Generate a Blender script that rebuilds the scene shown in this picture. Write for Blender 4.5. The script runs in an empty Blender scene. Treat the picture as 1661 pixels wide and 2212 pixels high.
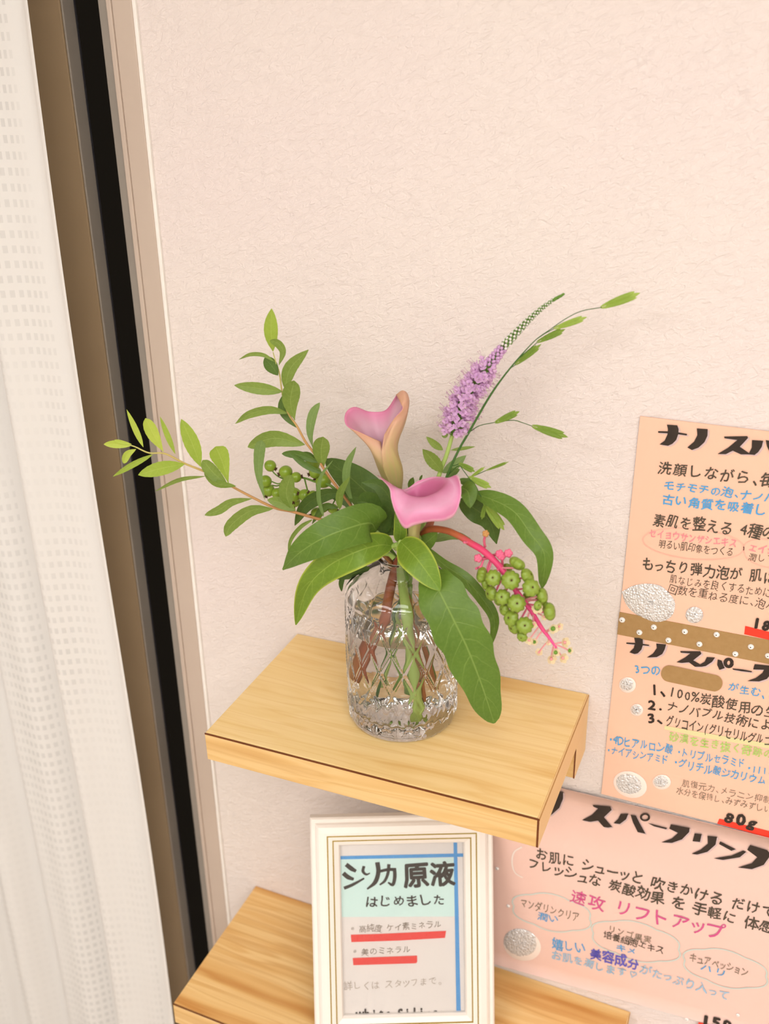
import bpy, math, random
import numpy as np
from mathutils import Vector, Matrix

random.seed(7)
rng = np.random.default_rng(7)
scene = bpy.context.scene
COL = scene.collection

# ------------------------------------------------------------------ camera
# metres; x along the wall, y into the wall (wall face y = 0), z up from the upper shelf's top
FPX = 2155.7
CAM = np.array([.4254, -.7699, .5414])
YAW, PITCH, ROLL = .4018, .4341, -.0113
_f = np.array([-math.sin(YAW)*math.cos(PITCH), math.cos(YAW)*math.cos(PITCH), -math.sin(PITCH)])
_r0 = np.array([math.cos(YAW), math.sin(YAW), 0.])
_u0 = np.cross(_r0, _f)
_r = _r0*math.cos(ROLL) + _u0*math.sin(ROLL)
_u = -_r0*math.sin(ROLL) + _u0*math.cos(ROLL)
cam_data = bpy.data.cameras.new('camera')
cam = bpy.data.objects.new('camera', cam_data)
COL.objects.link(cam)
cam.matrix_world = Matrix(((_r[0], _u[0], -_f[0], CAM[0]), (_r[1], _u[1], -_f[1], CAM[1]),
                           (_r[2], _u[2], -_f[2], CAM[2]), (0, 0, 0, 1)))
cam_data.sensor_fit = 'VERTICAL'
cam_data.sensor_height = 36
cam_data.lens = FPX/2212*36
cam_data.clip_start = .02
cam_data.dof.use_dof = True
cam_data.dof.focus_distance = .84
cam_data.dof.aperture_fstop = 5.6
scene.camera = cam

# ------------------------------------------------------------------ world (night outside) and ceiling lamps, plus an added fill
world = bpy.data.worlds.new('night_sky')
scene.world = world
world.use_nodes = True
world.node_tree.nodes['Background'].inputs[0].default_value = (.010, .008, .006, 1)
world.node_tree.nodes['Background'].inputs[1].default_value = 1.0

def area(name, loc, sx, sy, power, color, rot=(0, 0, 0)):
    l = bpy.data.lights.new(name, 'AREA')
    l.shape = 'RECTANGLE'; l.size = sx; l.size_y = sy; l.energy = power; l.color = color
    o = bpy.data.objects.new(name, l); COL.objects.link(o); o.location = loc; o.rotation_euler = rot
    return o
LIGHT = (1, .995, 1)
area('overhead_area_light', (.95, -1.25, 1.27), 1.2, .6, 18.6, LIGHT)
area('overhead_area_light', (-.45, -1.95, 1.27), 1.2, .6, 26.4, LIGHT)
area('overhead_area_light', (1.15, -2.45, 1.27), 1.2, .6, 24.6, LIGHT)  # added fill behind the camera, brightens the shelf front and posters
vs = scene.view_settings
vs.view_transform = 'Standard'
vs.look = 'None'
vs.exposure = 0.0
vs.gamma = 1.0
vs.use_curve_mapping = False
scene.cycles.use_denoising = True
scene.cycles.use_adaptive_sampling = True
scene.cycles.adaptive_threshold = .06
scene.cycles.adaptive_min_samples = 12
scene.cycles.max_bounces = 12
scene.cycles.transmission_bounces = 10
scene.cycles.glossy_bounces = 4
scene.cycles.diffuse_bounces = 3
scene.cycles.transparent_max_bounces = 8

# ------------------------------------------------------------------ measuring helpers
def ray(px, py):
    return _f + _r*(px-830.5)/FPX - _u*(py-1106)/FPX
def P(px, py, y):
    d = ray(px, py); return CAM + d*((y-CAM[1])/d[1])
def depth(p):
    return float((np.asarray(p)-CAM) @ _f)
CROP = {'c1': (200, 620, 520/1661), 'c2': (700, 800, 360/1661), 'c3': (900, 600, 500/1661),
        'c4': (560, 960, 440/1661), 'c5': (880, 1000, 380/1449), 'c6': (700, 1180, 320/1539),
        'p1': (1290, 880, 371/1578), 'p2': (1280, 1300, 381/1621), 'p3': (1050, 1690, 611/1661),
        'fr': (640, 1720, 460/1661), 'px': (0, 0, 1)}
def C(k, x, y):
    a, b, s = CROP[k]; return a+x*s, b+y*s

def cr(pts, n):
    """Catmull-Rom through pts (k,d) -> (n,d)"""
    p = np.asarray(pts, float)
    if len(p) == 2:
        t = np.linspace(0, 1, n)[:, None]; return p[0]*(1-t)+p[1]*t
    p = np.vstack([2*p[0]-p[1], p, 2*p[-1]-p[-2]])
    m = len(p)-3
    out = []
    for t in np.linspace(0, m-1e-9, n):
        i = int(t); f = t-i
        a, b, c, d = p[i:i+4]
        out.append(.5*((2*b)+(-a+c)*f+(2*a-5*b+4*c-d)*f*f+(-a+3*b-3*c+d)*f**3))
    return np.array(out)
def unit(v):
    v = np.asarray(v, float); return v/(np.linalg.norm(v)+1e-12)

# ------------------------------------------------------------------ object helpers
def wloc(o):
    v = Vector((0, 0, 0))
    while o is not None:
        v = v+o.location; o = o.parent
    return v
def tag(o, label=None, cat=None, group=None, kind=None):
    if label: o['label'] = label
    if cat: o['category'] = cat
    if group: o['group'] = group
    if kind: o['kind'] = kind
    return o
def thing(name, loc, label, cat, group=None):
    o = bpy.data.objects.new(name, None); COL.objects.link(o); o.location = loc; o.empty_display_size = .02
    return tag(o, label, cat, group)
def mesh(name, v, f, mat, parent=None, smooth=True, uv=None, mats=None, midx=None, origin=None):
    v = np.asarray(v, float)
    off = np.array(wloc(parent)) if parent is not None else (np.array(origin) if origin is not None else np.zeros(3))
    me = bpy.data.meshes.new(name)
    me.from_pydata((v-off).tolist(), [], [tuple(int(i) for i in q) for q in f])
    if uv is not None:
        l = me.uv_layers.new(name='uv')
        vi = np.empty(len(me.loops), dtype=np.int32); me.loops.foreach_get('vertex_index', vi)
        l.data.foreach_set('uv', np.asarray(uv, np.float32)[vi].ravel())
    for m in (mats or [mat]):
        me.materials.append(m)
    if midx is not None:
        me.polygons.foreach_set('material_index', np.asarray(midx, np.int32))
    if smooth:
        me.polygons.foreach_set('use_smooth', [True]*len(me.polygons))
    me.update()
    o = bpy.data.objects.new(name, me); COL.objects.link(o)
    if parent is not None:
        o.parent = parent
    elif origin is not None:
        o.location = origin
    return o
def inst(name, me, M, parent):
    o = bpy.data.objects.new(name, me); COL.objects.link(o); o.parent = parent
    o.matrix_local = Matrix.Translation(-wloc(parent)) @ M
    return o
class MB:
    def __init__(s): s.v = []; s.f = []; s.uv = []; s.n = 0
    def add(s, v, f, uv=None):
        v = np.asarray(v, float)
        s.v.append(v); s.f += [tuple(i+s.n for i in q) for q in f]
        s.uv.append(np.zeros((len(v), 2)) if uv is None else np.asarray(uv)); s.n += len(v)
    def box(s, a, b, M=None):
        a, b = np.minimum(a, b), np.maximum(a, b)
        v = np.array([[x, y, z] for x in (a[0], b[0]) for y in (a[1], b[1]) for z in (a[2], b[2])])
        if M is not None: v = np.array([M(q) for q in v])
        s.add(v, [(0, 1, 3, 2), (4, 6, 7, 5), (0, 4, 5, 1), (2, 3, 7, 6), (0, 2, 6, 4), (1, 5, 7, 3)])
    def tube(s, pts, rad, n=8, seg=None, cap=True):
        pts = np.asarray(pts, float)
        seg = seg or max(2, 5*(len(pts)-1))
        c = cr(pts, seg)
        rr = np.interp(np.linspace(0, 1, seg), np.linspace(0, 1, len(np.atleast_1d(rad))) if np.size(rad) > 1 else [0, 1],
                       rad if np.size(rad) > 1 else [rad, rad])
        T = np.gradient(c, axis=0)
        T /= np.linalg.norm(T, axis=1)[:, None]+1e-12
        a = np.array([0, 0, 1.]) if abs(T[0][2]) < .9 else np.array([1., 0, 0])
        A = unit(np.cross(T[0], a)); v = []; uv = []
        for i in range(seg):
            A = unit(A-T[i]*(A@T[i])); B = np.cross(T[i], A)
            for j in range(n):
                t = 2*math.pi*j/n
                v.append(c[i]+rr[i]*(math.cos(t)*A+math.sin(t)*B)); uv.append((i/(seg-1), j/n))
        f = [(i*n+j, i*n+(j+1) % n, (i+1)*n+(j+1) % n, (i+1)*n+j) for i in range(seg-1) for j in range(n)]
        if cap:
            f += [tuple(range(n))[::-1], tuple((seg-1)*n+j for j in range(n))]
        s.add(v, f, uv)
    def sphere(s, c, r, nu=10, nv=6, sc=(1, 1, 1)):
        v = []; f = []
        for i in range(nv+1):
            ph = math.pi*i/nv
            for j in range(nu):
                t = 2*math.pi*j/nu
                v.append((c[0]+r*sc[0]*math.sin(ph)*math.cos(t), c[1]+r*sc[1]*math.sin(ph)*math.sin(t), c[2]+r*sc[2]*math.cos(ph)))
        f = [(i*nu+j, (i+1)*nu+j, (i+1)*nu+(j+1) % nu, i*nu+(j+1) % nu) for i in range(nv) for j in range(nu)]
        s.add(v, f)
    def build(s, name, mat, parent=None, smooth=True, origin=None):
        return mesh(name, np.vstack(s.v), s.f, mat, parent, smooth, np.vstack(s.uv), origin=origin)
def bevel(o, w, seg=2):
    m = o.modifiers.new('bevel', 'BEVEL'); m.width = w; m.segments = seg; m.limit_method = 'ANGLE'
    return o

# ------------------------------------------------------------------ materials
def lin(c):
    c = [x/255 for x in c]
    return tuple(x/12.92 if x <= .04045 else ((x+.055)/1.055)**2.4 for x in c)+(1,)
def mat(name, col, rough=.5, spec=.4, metal=0., trans=0., ior=1.45, **k):
    m = bpy.data.materials.new(name); m.use_nodes = True
    b = m.node_tree.nodes['Principled BSDF']
    b.inputs['Base Color'].default_value = lin(col) if len(col) == 3 else col
    b.inputs['Roughness'].default_value = rough
    b.inputs['Specular IOR Level'].default_value = spec
    b.inputs['Metallic'].default_value = metal
    b.inputs['Transmission Weight'].default_value = trans
    b.inputs['IOR'].default_value = ior
    m['b'] = 1
    return m
class NT:
    def __init__(s, m):
        s.m = m; s.t = m.node_tree; s.b = s.t.nodes['Principled BSDF']; s.out = s.t.nodes['Material Output']
    def n(s, ty, **k):
        o = s.t.nodes.new(ty)
        for a, b in k.items(): setattr(o, a, b)
        return o
    def l(s, a, b): s.t.links.new(a, b)
    def math(s, op, a, b=None, c=None):
        o = s.n('ShaderNodeMath', operation=op)
        for i, x in enumerate((a, b, c)):
            if x is None: continue
            if isinstance(x, (int, float)): o.inputs[i].default_value = x
            else: s.l(x, o.inputs[i])
        return o.outputs[0]
    def mix(s, f, a, b):
        o = s.n('ShaderNodeMix', data_type='RGBA')
        for i, x in ((0, f), (6, a), (7, b)):
            if isinstance(x, (int, float)): o.inputs[i].default_value = x
            elif isinstance(x, tuple): o.inputs[i].default_value = x if len(x) == 4 else lin(x)
            else: s.l(x, o.inputs[i])
        return o.outputs[2]
    def ramp(s, f, stops):
        o = s.n('ShaderNodeValToRGB'); e = o.color_ramp.elements
        while len(e) < len(stops): e.new(.5)
        for q, (p, c) in zip(e, stops): q.position = p; q.color = c if len(c) == 4 else lin(c)
        s.l(f, o.inputs[0]); return o.outputs[0]
    def noise(s, vec, scale, detail=3, rough=.5, dist=0., out=0):
        o = s.n('ShaderNodeTexNoise'); o.inputs['Scale'].default_value = scale; o.inputs['Detail'].default_value = detail
        o.inputs['Roughness'].default_value = rough; o.inputs['Distortion'].default_value = dist
        if vec is not None: s.l(vec, o.inputs['Vector'])
        return o.outputs[out]
    def mapping(s, vec, scale=(1, 1, 1), rot=(0, 0, 0), loc=(0, 0, 0)):
        o = s.n('ShaderNodeMapping'); o.inputs['Scale'].default_value = scale; o.inputs['Rotation'].default_value = rot
        o.inputs['Location'].default_value = loc; s.l(vec, o.inputs['Vector']); return o.outputs[0]
    def coord(s, k='Object'): return s.n('ShaderNodeTexCoord').outputs[k]
    def bump(s, h, strength, dist):
        o = s.n('ShaderNodeBump'); o.inputs['Strength'].default_value = strength; o.inputs['Distance'].default_value = dist
        s.l(h, o.inputs['Height']); s.l(o.outputs[0], s.b.inputs['Normal']); return o

def wall_material():
    m = mat('embossed_wallpaper', (246, 232, 219), .75, .25); n = NT(m); co = n.coord()
    w = n.mapping(co, (1, 1, 1.0), (0, .5, 0))
    a = n.noise(n.mapping(w, (130, 130, 260)), 1.0, 4, .55, 1.2)
    b = n.noise(co, 34, 3, .5)
    v = n.n('ShaderNodeTexVoronoi', feature='SMOOTH_F1'); v.inputs['Scale'].default_value = 85
    n.l(n.mapping(w, (1, 1, 1.7)), v.inputs['Vector'])
    h = n.math('ADD', n.math('MULTIPLY', n.math('GREATER_THAN', a, .5), 0.0), n.math('ADD', n.math('MULTIPLY', a, 1.0), n.math('ADD', n.math('MULTIPLY', b, .6), n.math('MULTIPLY', v.outputs[0], .5))))
    n.bump(h, .62, .0026)
    c = n.noise(co, 3.2, 2)
    n.l(n.ramp(c, [(.3, (231, 216, 210)), (.7, (231, 219, 210))]), n.b.inputs['Base Color'])
    return m
def wood_material(name, base, dark, light, seed=0.):
    m = mat(name, base, .42, .35); n = NT(m); co = n.coord()
    w = n.mapping(co, (2.2, 34, 34), (0, 0, 0), (seed, seed*3, seed*7))
    d = n.noise(n.mapping(co, (4, 9, 9), loc=(seed, 0, 0)), 1.0, 2)
    wv = n.n('ShaderNodeVectorMath', operation='ADD'); n.l(w, wv.inputs[0])
    sc = n.n('ShaderNodeVectorMath', operation='SCALE'); n.l(n.noise(n.mapping(co, (3, 14, 14), loc=(seed, 2, 1)), 1.0, 2, out=1), sc.inputs[0]); sc.inputs['Scale'].default_value = 1.6
    n.l(sc.outputs[0], wv.inputs[1])
    g = n.noise(wv.outputs[0], 1.0, 3, .55)
    fine = n.noise(n.mapping(co, (5, 420, 420), loc=(seed, 0, 0)), 1.0, 2, .5)
    col = n.ramp(g, [(.34, dark), (.44, base), (.53, light), (.58, base), (.66, light)])
    col = n.mix(n.math('MULTIPLY', n.math('SUBTRACT', fine, .45), .5), col, dark)
    # a few slim growth lines
    ln = n.noise(n.mapping(wv.outputs[0], (.7, 2.3, 2.3)), 1.0, 1)
    k = n.math('MULTIPLY', n.math('SUBTRACT', 1.0, n.math('MINIMUM', n.math('MULTIPLY', n.math('ABSOLUTE', n.math('SUBTRACT', ln, .5)), 22), 1.0)), .38)
    col = n.mix(k, col, dark)
    n.l(col, n.b.inputs['Base Color'])
    n.bump(fine, .06, .0004)
    return m
def leaf_material(name, base, dark, vein, rough=.42, nveins=8., vs=.55, trans=.28, tcol=None, margin=0.):
    m = mat(name, base, rough, .35); n = NT(m)
    uv = n.n('ShaderNodeUVMap').outputs[0]
    sep = n.n('ShaderNodeSeparateXYZ'); n.l(uv, sep.inputs[0])
    u = sep.outputs[0]; v = n.math('ABSOLUTE', n.math('MULTIPLY', n.math('SUBTRACT', sep.outputs[1], .5), 2.0))
    nz = n.noise(n.coord(), 70, 3)
    nz2 = n.noise(n.coord(), 420, 2)
    col = n.mix(n.math('MULTIPLY', nz, .9), base, dark)
    col = n.mix(n.math('MULTIPLY', n.math('SUBTRACT', nz2, .4), .35), col, vein)
    mid = n.math('SUBTRACT', 1.0, n.math('SMOOTH_MIN', n.math('DIVIDE', v, .055), 1.0, .2))
    mid = n.math('MAXIMUM', mid, 0.0)
    ph = n.math('SUBTRACT', n.math('MULTIPLY', u, nveins), n.math('ADD', n.math('MULTIPLY', n.math('POWER', v, 1.3), 1.25), n.math('MULTIPLY', nz, .5)))
    fr = n.math('FRACT', ph)
    side = n.math('MAXIMUM', n.math('SUBTRACT', 1.0, n.math('DIVIDE', n.math('ABSOLUTE', n.math('SUBTRACT', fr, .5)), .055)), 0.0)
    side = n.math('MULTIPLY', side, n.math('SUBTRACT', 1.0, n.math('MULTIPLY', v, .75)))
    vn = n.math('MAXIMUM', mid, n.math('MULTIPLY', side, .62))
    col = n.mix(n.math('MULTIPLY', vn, vs), col, vein)
    if margin:
        e = n.math('MULTIPLY', n.math('MAXIMUM', n.math('SUBTRACT', n.math('ADD', v, n.math('MULTIPLY', nz, .12)), .90), 0.0), 7.0)
        col = n.mix(n.math('MULTIPLY', n.math('MINIMUM', e, 1.0), margin), col, (206, 214, 84))
    n.l(col, n.b.inputs['Base Color'])
    n.bump(n.math('SUBTRACT', n.math('MULTIPLY', nz2, .25), vn), .35, .0006)
    t = n.n('ShaderNodeBsdfTranslucent')
    n.l(n.mix(.55, col, tcol or vein), t.inputs[0])
    ms = n.n('ShaderNodeMixShader'); ms.inputs[0].default_value = trans
    n.l(n.b.outputs[0], ms.inputs[1]); n.l(t.outputs[0], ms.inputs[2]); n.l(ms.outputs[0], n.out.inputs[0])
    return m
def soft_mat(name, col, rough=.5, trans=.25, tcol=None, var=None, scale=60):
    m = mat(name, col, rough, .3); n = NT(m)
    c = None
    if var is not None:
        c = n.mix(n.noise(n.coord(), scale, 3), tuple(col), tuple(var)); n.l(c, n.b.inputs['Base Color'])
    t = n.n('ShaderNodeBsdfTranslucent'); t.inputs[0].default_value = lin(tcol or col)
    ms = n.n('ShaderNodeMixShader'); ms.inputs[0].default_value = trans
    n.l(n.b.outputs[0], ms.inputs[1]); n.l(t.outputs[0], ms.inputs[2]); n.l(ms.outputs[0], n.out.inputs[0])
    return m
def varied(name, a, b, scale=40, rough=.5, spec=.35, metal=0., bump=0., bscale=300):
    m = mat(name, a, rough, spec, metal); n = NT(m); co = n.coord()
    n.l(n.mix(n.noise(co, scale, 3), tuple(a), tuple(b)), n.b.inputs['Base Color'])
    if bump: n.bump(n.noise(co, bscale, 3), bump, .0006)
    return m
def uv_ramp(name, stops, axis=0, rough=.45, trans=.2, tcol=(240, 170, 190), streak=0, streakcol=None, spec=.3):
    m = mat(name, (200, 200, 200), rough, spec); n = NT(m)
    sep = n.n('ShaderNodeSeparateXYZ'); n.l(n.n('ShaderNodeUVMap').outputs[0], sep.inputs[0])
    nz = n.noise(n.coord(), 90, 2)
    f = n.math('ADD', sep.outputs[axis], n.math('MULTIPLY', n.math('SUBTRACT', nz, .5), .10))
    c = n.ramp(f, stops)
    if streak:
        s = n.noise(n.mapping(n.n('ShaderNodeUVMap').outputs[0], (1.2, 46, 1) if axis == 0 else (46, 1.2, 1)), 1.0, 2)
        c = n.mix(n.math('MULTIPLY', n.math('MAXIMUM', n.math('SUBTRACT', s, .45), 0.0), streak), c, streakcol)
    n.l(c, n.b.inputs['Base Color'])
    if trans:
        t = n.n('ShaderNodeBsdfTranslucent'); n.l(n.mix(.5, c, tcol), t.inputs[0])
        ms = n.n('ShaderNodeMixShader'); ms.inputs[0].default_value = trans
        n.l(n.b.outputs[0], ms.inputs[1]); n.l(t.outputs[0], ms.inputs[2]); n.l(ms.outputs[0], n.out.inputs[0])
    return m
def thin_glass(name):
    m = mat(name, (255, 255, 255), .05); n = NT(m)
    fr = n.n('ShaderNodeFresnel'); fr.inputs[0].default_value = 1.45
    t = n.n('ShaderNodeBsdfTransparent'); g = n.n('ShaderNodeBsdfGlossy'); g.inputs['Roughness'].default_value = .03
    ms = n.n('ShaderNodeMixShader'); n.l(fr.outputs[0], ms.inputs[0]); n.l(t.outputs[0], ms.inputs[1]); n.l(g.outputs[0], ms.inputs[2])
    n.l(ms.outputs[0], n.out.inputs[0]); return m
def glitter(name, col):
    m = mat(name, col, .18, .9, .22); n = NT(m); co = n.coord()
    v = n.n('ShaderNodeTexVoronoi'); v.inputs['Scale'].default_value = 700; n.l(co, v.inputs['Vector'])
    n.l(n.mix(n.math('POWER', v.outputs[0], .6), (255, 255, 255), (206, 199, 194)), n.b.inputs['Base Color'])
    v2 = n.n('ShaderNodeTexVoronoi'); v2.inputs['Scale'].default_value = 520; n.l(co, v2.inputs['Vector'])
    n.bump(v2.outputs[0], .85, .0014)
    return m

M = {}
M['wall'] = wall_material()
M['plain'] = varied('painted_plaster', (242, 236, 228), (238, 232, 222), 5, .8)
M['floor'] = varied('floor_vinyl', (222, 210, 196), (214, 200, 186), 8, .5)
M['wood'] = wood_material('pale_pine_veneer', (243, 207, 141), (230, 183, 112), (248, 215, 154))
M['wood_front'] = wood_material('pine_shaded_veneer', (217, 175, 112), (196, 146, 84), (226, 189, 130), 4.3)  # same pine, its colour darkened to stand for a dimmer lit front
M['wood_low'] = wood_material('honey_pine_veneer', (232, 184, 116), (206, 146, 78), (243, 204, 140), 9.1)
M['wood_side'] = varied('pine_side_veneer', (246, 207, 150), (240, 198, 138), 20, .5)
M['seam'] = varied('scorched_edge', (120, 62, 22), (90, 44, 14), 60, .6)
M['caulk'] = varied('white_caulk', (246, 240, 232), (232, 224, 214), 60, .6)
M['alu_beige'] = varied('beige_aluminium', (200, 182, 166), (190, 170, 154), 9, .35, .5)
M['alu_grey'] = varied('grey_aluminium', (158, 148, 136), (140, 131, 121), 12, .4, .5)
M['alu_brown'] = varied('bronze_aluminium', (156, 134, 104), (140, 117, 88), 6, .35, .5)
M['gasket'] = varied('rubber_gasket', (60, 58, 62), (44, 42, 46), 60, .6)
M['night_glass'] = mat('window_glass', (255, 255, 255), .03, .5, 0, 1.0, 1.5)
M['thin_glass'] = thin_glass('picture_glass')
M['leafA'] = leaf_material('leaf_mid_green', (130, 154, 66), (104, 130, 50), (174, 190, 110))
M['leafY'] = leaf_material('leaf_young_green', (164, 190, 70), (140, 170, 56), (198, 212, 114), trans=.34)
M['leafYY'] = leaf_material('leaf_lime_tip', (192, 210, 84), (170, 194, 68), (212, 222, 124), trans=.36)
M['leafS'] = leaf_material('leaf_sage_green', (126, 152, 84), (104, 134, 68), (166, 186, 122))
M['leafD'] = leaf_material('leaf_dark_green', (92, 120, 48), (72, 100, 38), (130, 154, 80), trans=.2)
M['leafB'] = leaf_material('broad_leaf_green', (98, 130, 46), (80, 112, 36), (152, 178, 90), .4, 9, .6, .22)
M['leafBL'] = leaf_material('broad_leaf_bright', (120, 154, 48), (98, 132, 38), (172, 198, 88), .4, 9, .65, .3, margin=.7)
M['leafBD'] = leaf_material('broad_leaf_deep', (80, 106, 42), (62, 88, 32), (120, 142, 70), .45, 8, .45, .2)
M['stem_green'] = varied('green_stem', (136, 172, 78), (104, 146, 56), 60, .5)
M['stem_pale'] = varied('pale_green_stem', (176, 198, 112), (150, 180, 84), 60, .5)
M['stem_dark'] = varied('dark_green_stem', (70, 108, 44), (52, 88, 34), 60, .55)
M['twig'] = uv_ramp('spirea_twig', [(0, (166, 104, 62)), (.55, (186, 142, 88)), (1, (196, 196, 112))], 0, .55, 0)
M['twig_low'] = varied('twig_brown', (150, 92, 62), (120, 74, 46), 80, .6)
M['poke_stem'] = varied('pokeweed_stem', (176, 84, 62), (148, 96, 60), 60, .45)
M['poke_axis'] = uv_ramp('pokeweed_axis', [(0, (160, 92, 52)), (.30, (178, 96, 58)), (.42, (214, 66, 104)), (1, (236, 82, 142))], 0, .4, 0)
M['poke_pink'] = varied('pink_pedicel', (226, 84, 128), (232, 128, 148), 90, .45)
M['poke_pale'] = varied('pale_pink_pedicel', (236, 168, 160), (230, 140, 150), 90, .45)
M['poke_berry'] = varied('green_pokeberry', (142, 162, 58), (118, 142, 44), 160, .3, .5, bump=.15, bscale=500)
M['poke_petal'] = soft_mat('pokeweed_petal', (238, 214, 184), .5, .3, (240, 210, 180), (228, 220, 160), 200)
M['poke_eye'] = varied('pokeweed_ovary', (110, 150, 50), (84, 130, 40), 200, .4)
M['knob'] = varied('ochre_tip', (200, 150, 84), (176, 120, 70), 300, .6)
M['hip'] = varied('green_rose_hip', (142, 164, 48), (116, 144, 38), 60, .3, .5)
M['calyx'] = varied('brown_calyx', (92, 62, 34), (66, 44, 24), 300, .7)
M['hip_stalk'] = varied('hip_stalk', (112, 144, 56), (92, 122, 46), 60, .5)
M['cal1_in'] = uv_ramp('calla_rose_inside', [(0, (206, 170, 130)), (.45, (212, 170, 190)), (.72, (242, 200, 214)), (.92, (242, 166, 198)), (1, (240, 146, 184))], 0, .45, .25)
M['cal1_out'] = uv_ramp('calla_tan_outside', [(0, (160, 156, 96)), (.25, (192, 178, 112)), (.5, (228, 196, 150)), (.75, (228, 184, 152)), (1, (216, 168, 134))], 0, .5, .22, (240, 180, 140), .9, (228, 150, 138, ))
M['cal2_in'] = uv_ramp('calla_pink_inside', [(0, (200, 180, 120)), (.30, (196, 104, 142)), (.5, (228, 128, 174)), (.72, (246, 184, 214)), (.93, (238, 146, 190)), (1, (244, 196, 208))], 0, .42, .25, (244, 150, 190))  # paler stop before the rim is the lip's highlight put into the colour
M['cal2_out'] = uv_ramp('calla_pink_outside', [(0, (196, 192, 124)), (.35, (214, 198, 140)), (.6, (232, 150, 170)), (1, (234, 130, 172))], 0, .5, .25)
M['ver_petal'] = soft_mat('speedwell_petal', (246, 214, 242), .6, .45, (246, 206, 244), (236, 192, 234), 220)
M['ver_bud'] = varied('speedwell_bud', (236, 222, 226), (214, 206, 190), 260, .5)
M['ver_green'] = varied('speedwell_sepal', (118, 156, 66), (92, 130, 50), 260, .5)
M['stamen'] = varied('stamen', (224, 200, 214), (170, 120, 130), 400, .6)
M['oat'] = leaf_material('oat_spikelet', (132, 160, 58), (106, 136, 44), (182, 202, 112), .5, 2, .5, .3)
M['oat_light'] = leaf_material('oat_spikelet_light', (164, 190, 78), (138, 168, 60), (206, 220, 138), .5, 2, .5, .34)
M['glass'] = mat('clear_pressed_glass', (255, 255, 255), .0, .5, 0, 1.0, 1.46)
M['water'] = mat('water', (255, 255, 255), .0, .5, 0, 1.0, 1.33)
M['water_wall'] = mat('water_against_glass', (255, 255, 255), .0, .5, 0, 1.0, 1.33/1.46)
M['paper'] = varied('peach_laminated_sheet', (242, 195, 168), (240, 191, 164), 12, .38, .45)
M['paper2'] = varied('pink_laminated_sheet', (238, 201, 187), (236, 197, 183), 12, .38, .45)
M['kraft'] = varied('kraft_paper', (176, 140, 92), (160, 124, 76), 240, .75, bump=.2, bscale=900)
M['ink'] = varied('black_marker', (46, 36, 30), (58, 46, 38), 200, .55)
M['ink_thin'] = varied('dark_pen', (70, 62, 50), (92, 80, 66), 200, .6)
M['ink_grey'] = varied('grey_pen', (128, 110, 92), (150, 130, 110), 200, .6)
M['ink_pale'] = varied('faded_pen', (196, 180, 164), (180, 164, 148), 200, .6)
M['ink_blue'] = varied('blue_marker', (70, 152, 210), (90, 168, 220), 200, .55)
M['ink_sky'] = varied('pale_blue_pen', (140, 184, 214), (160, 196, 220), 200, .55)
M['ink_purple'] = varied('violet_pen', (84, 78, 176), (110, 104, 196), 200, .55)
M['ink_pink'] = varied('pink_marker', (240, 130, 142), (246, 156, 160), 200, .55)
M['ink_magenta'] = varied('magenta_marker', (206, 76, 132), (216, 96, 146), 200, .55)
M['ink_green'] = varied('green_marker', (172, 204, 100), (188, 214, 120), 200, .55)
M['hi_green'] = varied('green_highlighter', (220, 214, 156), (226, 212, 160), 60, .6)
M['ink_oval'] = varied('coral_pencil', (248, 176, 156), (250, 188, 166), 100, .6)
M['ink_cloud'] = varied('aqua_pencil', (196, 208, 200), (206, 208, 198), 100, .6)
M['ink_shadow'] = varied('lavender_marker', (206, 178, 176), (214, 186, 180), 100, .6)
M['red'] = varied('red_marker', (246, 66, 44), (238, 56, 38), 120, .5)
M['glitter'] = glitter('silver_glitter_gel', (226, 216, 208))
M['gel'] = mat('clear_gel', (244, 226, 214), .15, .6)
M['gem'] = mat('clear_rhinestone', (248, 244, 240), .06, .8, .1)
M['gem_dark'] = varied('rhinestone_foil', (110, 100, 92), (80, 72, 66), 300, .2, .6, .8)
M['frame_white'] = varied('white_lacquer', (240, 231, 222), (236, 226, 215), 20, .32, .5)
M['gold'] = varied('gold_line', (176, 152, 66), (150, 126, 46), 40, .3, .5, .6)
M['card'] = varied('silver_card', (236, 226, 218), (230, 220, 212), 30, .35, .5)
M['card_mint'] = varied('mint_card', (216, 238, 228), (208, 232, 224), 30, .45)
M['card_blue'] = varied('blue_tape', (74, 146, 208), (92, 162, 218), 50, .4)
M['card_red'] = varied('red_tape', (236, 74, 66), (228, 64, 58), 50, .45)
M['easel'] = varied('grey_backing_board', (120, 112, 104), (104, 96, 88), 30, .7)

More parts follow.
